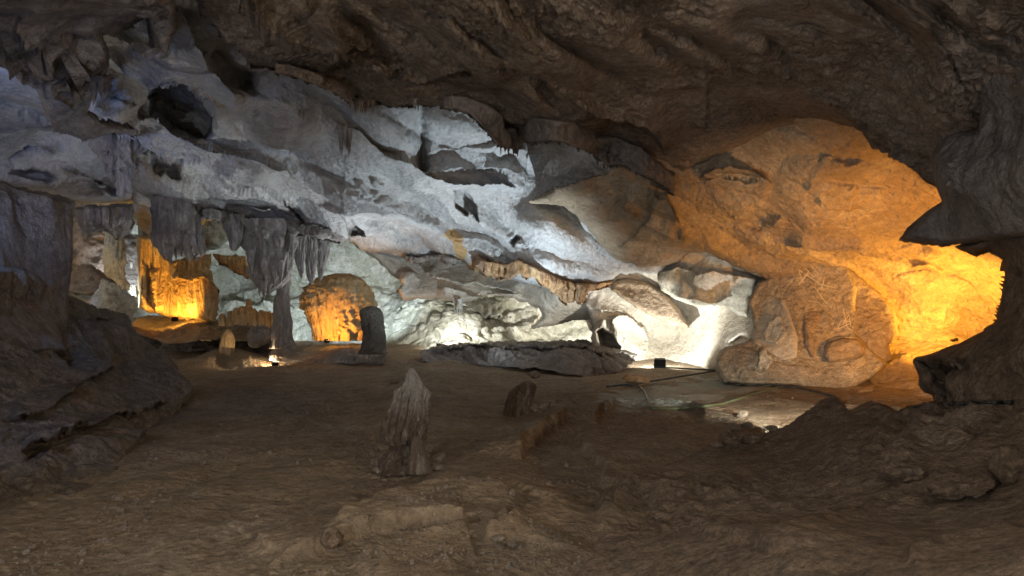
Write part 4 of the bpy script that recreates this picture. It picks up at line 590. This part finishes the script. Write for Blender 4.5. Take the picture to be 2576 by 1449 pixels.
for k, (u, v, d, ru, rv, rot) in enumerate([(1100, 1156, 6.5, 24, 13, 18), (1097, 1177, 6.15, 18, 8, 3), (1080, 1130, 6.6, 14, 14, 0), (950, 1164, 6.35, 22, 12, 10), (950, 1186, 6.05, 13, 8, 0), (1370, 1024, 9.7, 17, 12, 25), (1345, 1030, 9.6, 12, 10, 0), (1405, 1012, 10.2, 8, 6, 0), (1846, 1078, 8.5, 17, 12, 0), (1880, 1074, 8.6, 18, 9, -8), (1944, 1083, 8.2, 18, 11, -5), (1840, 1106, 7.9, 40, 18, 0), (1885, 1104, 7.9, 28, 14, 0), (1866, 1045, 9.6, 15, 8, 15), (1810, 1121, 7.6, 20, 5, 3), (2545, 1170, 3.6, 50, 44, 0), (2390, 1225, 4.0, 70, 24, 8), (2260, 1188, 4.6, 60, 22, 0), (1450, 1010, 10.6, 14, 8, 10), (1285, 1022, 10.4, 15, 7, 0), (1600, 954, 13.8, 34, 14, 0), (990, 960, 14.0, 14, 6, 0), (1000, 1212, 5.8, 6, 3, 0), (1255, 1355, 4.5, 18, 8, 5), (1290, 1372, 4.3, 14, 7, -8), (835, 1352, 4.5, 30, 24, 0)]):
    lab = ['cream oblong stone leaning at the right foot of the tall stalagmite', 'flat pale stone right of the tall stalagmite foot', 'brown knob of rock tucked behind the right foot of the tall stalagmite', 'brown wedge of rock at the left foot of the tall stalagmite', 'small flat stone in front of the left foot of the tall stalagmite',
           'reddish stone lying right of the leaning stalagmite', 'small stone touching the leaning stalagmite', 'little dark stone furthest right of the leaning stalagmite', 'rounded stone on the orange lit floor, left of a pair', 'flatter stone on the orange lit floor, right of a pair', 'square tan stone against the top of the clay bank', 'large dark boulder lying where the clay bank starts', 'dark boulder joined to the right of the large dark one', 'lone tan stone on the orange lit floor behind the pair', 'thin pale slab in front of the large dark boulder',
           'rounded boulder at the right edge of the clay bank', 'long low boulder in the clay bank near the right edge', 'flat boulder in the dark hollow of the clay bank', 'jagged brown stone near the pale crusted floor', 'low brown lump left of the leaning stalagmite', 'rust coloured lump below the black floodlight', 'small dark stone behind the tall stalagmite', 'pebble before the tall stalagmite', 'grey stone in the foreground gully', 'second grey stone in the foreground gully', 'dark grey rock at the edge of the foreground slabs'][k]
    on_bank = u > 1800 and v > 1090 or (ru == 40); d = on('clay_bank' if on_bank else 'ground', u, v + rv * .8)
    blob('boulder' if ru > 25 else 'stone', u, v - (3 if ru < 30 else 0), d - .02, ru, rv, M_ORANGE if k == 20 else M_BANK if k in (11, 12, 15, 16, 17, 25) else M_STONE, 40 + k, rot=rot, label=lab, cat='boulder' if ru > 25 else 'stone', n=(44, 28) if ru > 12 else (20, 12))
lean = body('leaning_stalagmite', [(961, 1322, 1333), (966, 1312, 1335), (976, 1300, 1336), (990, 1288, 1334), (1005, 1281, 1331), (1025, 1276, 1330), (1050, 1266, 1332)], 9.7, M_MAIN, flat=.8, flutes=[(7, .18, 4), (17, .14, 5)], noise=[('n', .05, .25, 311), ('r', .05, (.08, .08, .22), 312), ('r', .025, .06, 313)], na=120, label='short reddish stalagmite leaning right on the middle of the floor', cat='stalagmite')
def ring(cu, cv, ru, rv, n, seed, grp, lab, a0=0, a1=2 * math.pi, sz=(3, 6.5)):
    R = np.random.default_rng(seed)
    for k in range(n):
        t = a0 + (a1 - a0) * (k + R.uniform(-.25, .25)) / n; u, v = cu + ru * math.cos(t), cv + rv * math.sin(t); s = R.uniform(*sz)
        blob('hearth_stone', u, v - s * .4, on('ground', u, v), s, s * .75, M_STONE, seed + k, rot=R.uniform(-20, 20), label=lab, cat='stone', group=grp, n=(14, 9))
ring(776, 1027, 52, 13, 24, 600, 'stones of the nearer hearth ring', 'fist sized stone in the nearer ring of stones on the floor left of centre')
ring(705, 982, 104, 8, 34, 640, 'stones of the farther stone line', 'small stone in the farther long loop of stones on the floor left of centre', sz=(2.5, 5))

R = np.random.default_rng(900); gu, gv, gd = SURF['ground']; sel = np.flatnonzero((gu.ravel() > -40) & (gu.ravel() < 2000) & (gv.ravel() > 960) & (gv.ravel() < 1520)); vs_, fs_ = [], []
na, nb = 8, 6; th = np.linspace(0, 2 * np.pi, na, endpoint=False); T, H = np.meshgrid(th, np.linspace(0, np.pi, nb)); D_ = np.stack([np.cos(T) * np.sin(H), np.sin(T) * np.sin(H), np.cos(H)], -1).reshape(-1, 3)
a = np.arange(nb - 1)[:, None] * na; b = np.arange(na)[None]; F_ = np.stack([a + b, a + na + b, a + na + (b + 1) % na, a + (b + 1) % na], -1).reshape(-1, 4)
for q in R.choice(sel, 9000, replace=False):
    p = P(gu.ravel()[q], gv.ravel()[q], gd.ravel()[q])
    if perlin(np.array(p) / .9 + 3) < .12 or len(vs_) > 1500: continue
    r_ = R.uniform(.005, .013) * (1 + 1.6 * R.random() ** 5); sc = R.uniform(.6, 1.4, 3) * r_; ang = R.uniform(0, 6.28); X = D_ * (1 + .25 * R.normal(size=(len(D_), 1)) * .5) * sc
    X = np.stack([X[:, 0] * math.cos(ang) - X[:, 1] * math.sin(ang), X[:, 0] * math.sin(ang) + X[:, 1] * math.cos(ang), X[:, 2]], 1); fs_.append(F_ + len(vs_) * len(D_)); vs_.append(X + p)
gr = mesh_obj('gravel', np.concatenate(vs_), np.concatenate(fs_), M_STONE, smooth=False); tag(gr, 'scattered small grit and pebbles on the clay floor', None, None, 'stuff')

# cables ---------------------------------------------------------------------
def cable(name, pts, mat, r, label, cat='cable'):
    cu = bpy.data.curves.new(name, 'CURVE'); cu.dimensions = '3D'; sp = cu.splines.new('NURBS'); sp.points.add(len(pts) - 1)
    for q, (u, v, d) in zip(sp.points, pts): q.co = (*P(np.array(float(u)), np.array(float(v)), np.array(float(d))), 1)
    sp.use_endpoint_u = True; sp.order_u = 4; cu.bevel_depth = r; cu.bevel_resolution = 2; cu.resolution_u = 8
    ob = link(bpy.data.objects.new(name, cu)); dg = bpy.context.evaluated_depsgraph_get(); me = bpy.data.meshes.new_from_object(ob.evaluated_get(dg)); bpy.data.objects.remove(ob)
    me.materials.clear(); me.materials.append(mat); o = link(bpy.data.objects.new(name, me)); tag(o, label, cat); return o
def gf(pts, z=.03, nm='ground'):
    out = []
    for (a, b), (c, e) in zip(pts[:-1], pts[1:]):
        n = max(2, int(math.hypot(c - a, e - b) / 9)); out += [(a + (c - a) * t / n, b + (e - b) * t / n) for t in range(n)]
    return [(u, v, on(nm, u, v) * (1 - z / EYE * .6)) for u, v in out + [pts[-1]]]
for l_ in SCR:
    cable('scratch_mark', gf(l_, .045, 'scratched_rock_wall'), M_SCR, .007, None); o = S.collection.objects[-1]
for o in [o for o in S.collection.objects if o.name.startswith('scratch_mark')]: o.parent = bpy.data.objects['scratched_rock_wall']; o.pop('category', None)
cable('garden_hose', gf(r8((760, 165), (795, 190), (812, 240), (815, 268), (870, 275), (1000, 272), (1150, 255), (1250, 225), (1330, 200), (1440, 168))), M_HOSE, .022, 'dull green hose looping over the pale crusted floor', 'hose')
cable('power_cable', gf(r8((840, 80), (950, 85), (1130, 95), (1080, 105), (900, 135), (760, 158), (620, 170)), .1), M_CABLE, .022, 'dark cable curving from the black floodlight across the floor')
cable('power_cable', gf(r8((1140, 100), (1150, 140), (1165, 158), (1250, 162), (1400, 168), (1500, 175), (1600, 195), (1700, 222), (1730, 250)), .05), M_CABLE, .022, 'dark cable running along the foot of the scratched tan wall')
cable('power_cable', gf([(2300, 1022), (2350, 1018), (2450, 1013), (2590, 1012)], .03, 'clay_bank'), M_CABLE, .016, 'cable lying along the crest of the clay bank at right')

# =================================================================== lamps
flood(1660, 912, 16.4, (1650, 800, 19.5), (.95, 1, .97), 560, 'black floodlight standing before the white-lit wall, seen from behind', .30, 150, .5)
flood(1104, 868, 20.0, (1235, 825, 22.6), (.97, 1, .97), 2100, 'small floodlight at the foot of the pale back wall', .16, 140)
flood(1440, 872, 22.5, (1420, 820, 26), WHITE, 1300, 'floodlight hidden behind the rimstone ledge under the arch', .2, 150)
flood(440, 803, 20.2, (450, 750, 21.4), (1, .52, .08), 420, 'floodlight at the foot of the golden flowstone curtain', .2, 150, warm=True)
flood(692, 917, 17.0, (560, 895, 19), WARM, 200, 'small glaring floodlight on the floor in front of the platform', .18, 160, warm=True)
flood(822, 858, 18.3, (865, 780, 19.6), (1, .47, .08), 200, 'floodlight at the foot of the orange flowstone mound', .15, 150, warm=True)
flood(322, 790, 20.2, (320, 690, 21.8), COOL, 700, 'floodlight behind the left bank lighting the white curtain', .15, 75)
flood(640, 836, 23, (620, 740, 27), COOL, 1000, 'cool floodlight on the slab behind the row of stubby stalagmites', .15, 150)
flood(960, 800, 22.5, (900, 690, 26), COOL, 900, 'cool floodlight behind the dark pillar', .15, 150)
flood(2478, 885, 12.7, (2330, 720, 14.4), (1.0, .46, .05), 900, 'orange floodlight hidden behind the rim rock in the alcove', .3, 165, .6)
flood(2062, 1032, 8.0, (1990, 800, 13.5), (1, .90, .74), 560, 'added fill floodlight behind the crest of the clay bank aimed at the scratched tan wall', .13, 110, .9)  # unseen lamp added to brighten the tan wall evenly
flood(2022, 1056, 7.9, (1640, 1000, 11.9), (.93, 1, .96), 480, 'added floodlight behind the crest of the clay bank aimed over the crusted floor', .13, 60, .7)  # added source, replaces the black floodlight's spill on the pale floor
flood(2510, 905, 9.3, (2230, 620, 12.5), (1.0, .40, .03), 1150, 'added orange floodlight behind the rim rock shining up at the ceiling', .2, 120, 1.0)  # second unseen orange lamp, added to keep the ceiling glowing
flood(2560, 780, 11.3, (2470, 690, 12.8), (1, .56, .08), 160, 'added yellow floodlight deep in the right recess behind the rim rock', .2, 140, 1.0, warm=True)  # extra unseen source, strengthens the glow at the far right
flood(1345, 946, 14.1, (1200, 540, 17), (.68, .85, 1.0), 1500, 'added cool floodlight on the floor before the rimstone ledge shining up at the pale ceiling', .14, 115)  # made-up lamp giving the pale ceiling its cool light
flood(938, 884, 17.7, (860, 400, 15), (.86, .93, 1.0), 560, 'added floodlight behind the dark pillar shining up at the pale ceiling', .16, 130)  # unseen uplight added for the left half of the ceiling
flood(655, 856, 19.2, (520, 430, 15.5), (.84, .92, 1.0), 420, 'added floodlight behind the grey angular boulder shining up at the ceiling', .14, 80)  # another added uplight, evens out the ceiling further left
flood(-60, 420, 9.5, (60, 440, 13), (.2, .4, 1), 160, 'blue floodlight beyond the left edge high on the column', .2, 160)
flood(-330, 900, 4.2, (60, 640, 8), (.36, .52, 1.0), 70, 'added blue floodlight on the left bank outside the picture', .2, 150)  # added to tint the left rock in place of blue haze
flood(-110, 520, 6.6, (90, 600, 9.0), (.2, .42, 1.0), 80, 'added blue floodlight beyond the left edge in front of the rock column', .15, 150)  # added blue tint on the column, stands in for haze
def flood_at(p, aim, color, power, label, size=.2, spot=150):
    y = 1.0; r = flood(CU, HZ, 1.0, (CU, HZ, 2.0), color, power, label, size, spot)
    r.location = p; r.rotation_quaternion = (Vector(aim) - Vector(p)).to_track_quat('-Z', 'Y'); return r
flood_at((1.2, -1.0, 1.7), (5.5, 6, 4.6), (.85, .90, 1.0), 300, 'path floodlight behind the viewer aimed at the upper right', spot=80)
flood_at((-3.2, -1.5, 1.6), (-3, 9, 3.8), (.80, .87, 1.0), 520, 'added fill floodlight behind the viewer on the left')  # made-up cool fill from behind, lifts the left side
flood_at((4.5, -2.0, 2.2), (-1, 7, .2), (1.0, .82, .62), 720, 'added fill floodlight behind the viewer on the right', spot=125)  # made-up warm fill, brightens the floor and throws relief shadows
flood(1180, 886, 18.3, (1150, 670, 20), (1, .9, .78), 350, 'added floodlight behind the left part of the rimstone ledge', .14, 140)  # unseen lamp added to lift the low brown ceiling
flood(205, 738, 16.8, (200, 700, 17.5), YELLOW, 60, 'yellow floodlight below the streaked brown dome', .12, 150, warm=True)
flood(1835, 915, 15.6, (1760, 700, 16.6), (.93, .98, 1), 130, 'added floodlight behind the foot of the scratched tan wall, aimed up at the pale boulder', .14, 110)  # added so that cool light reaches the pale boulder
flood_at((2.7, 2.1, 1.5), (-1.0, 6.4, .7), (.95, .97, 1.0), 120, 'added narrow floodlight beyond the right edge aimed at the tall stalagmite', spot=30)  # made-up side light, brings out the stalagmite's ridges
blob('stone', 1345, 941, 13.8, 17, 10, M_STONE, 77, label='small added stone screening the cool floodlight below the rimstone ledge', cat='stone')  # added to hide the cool floodlight's glare from the camera
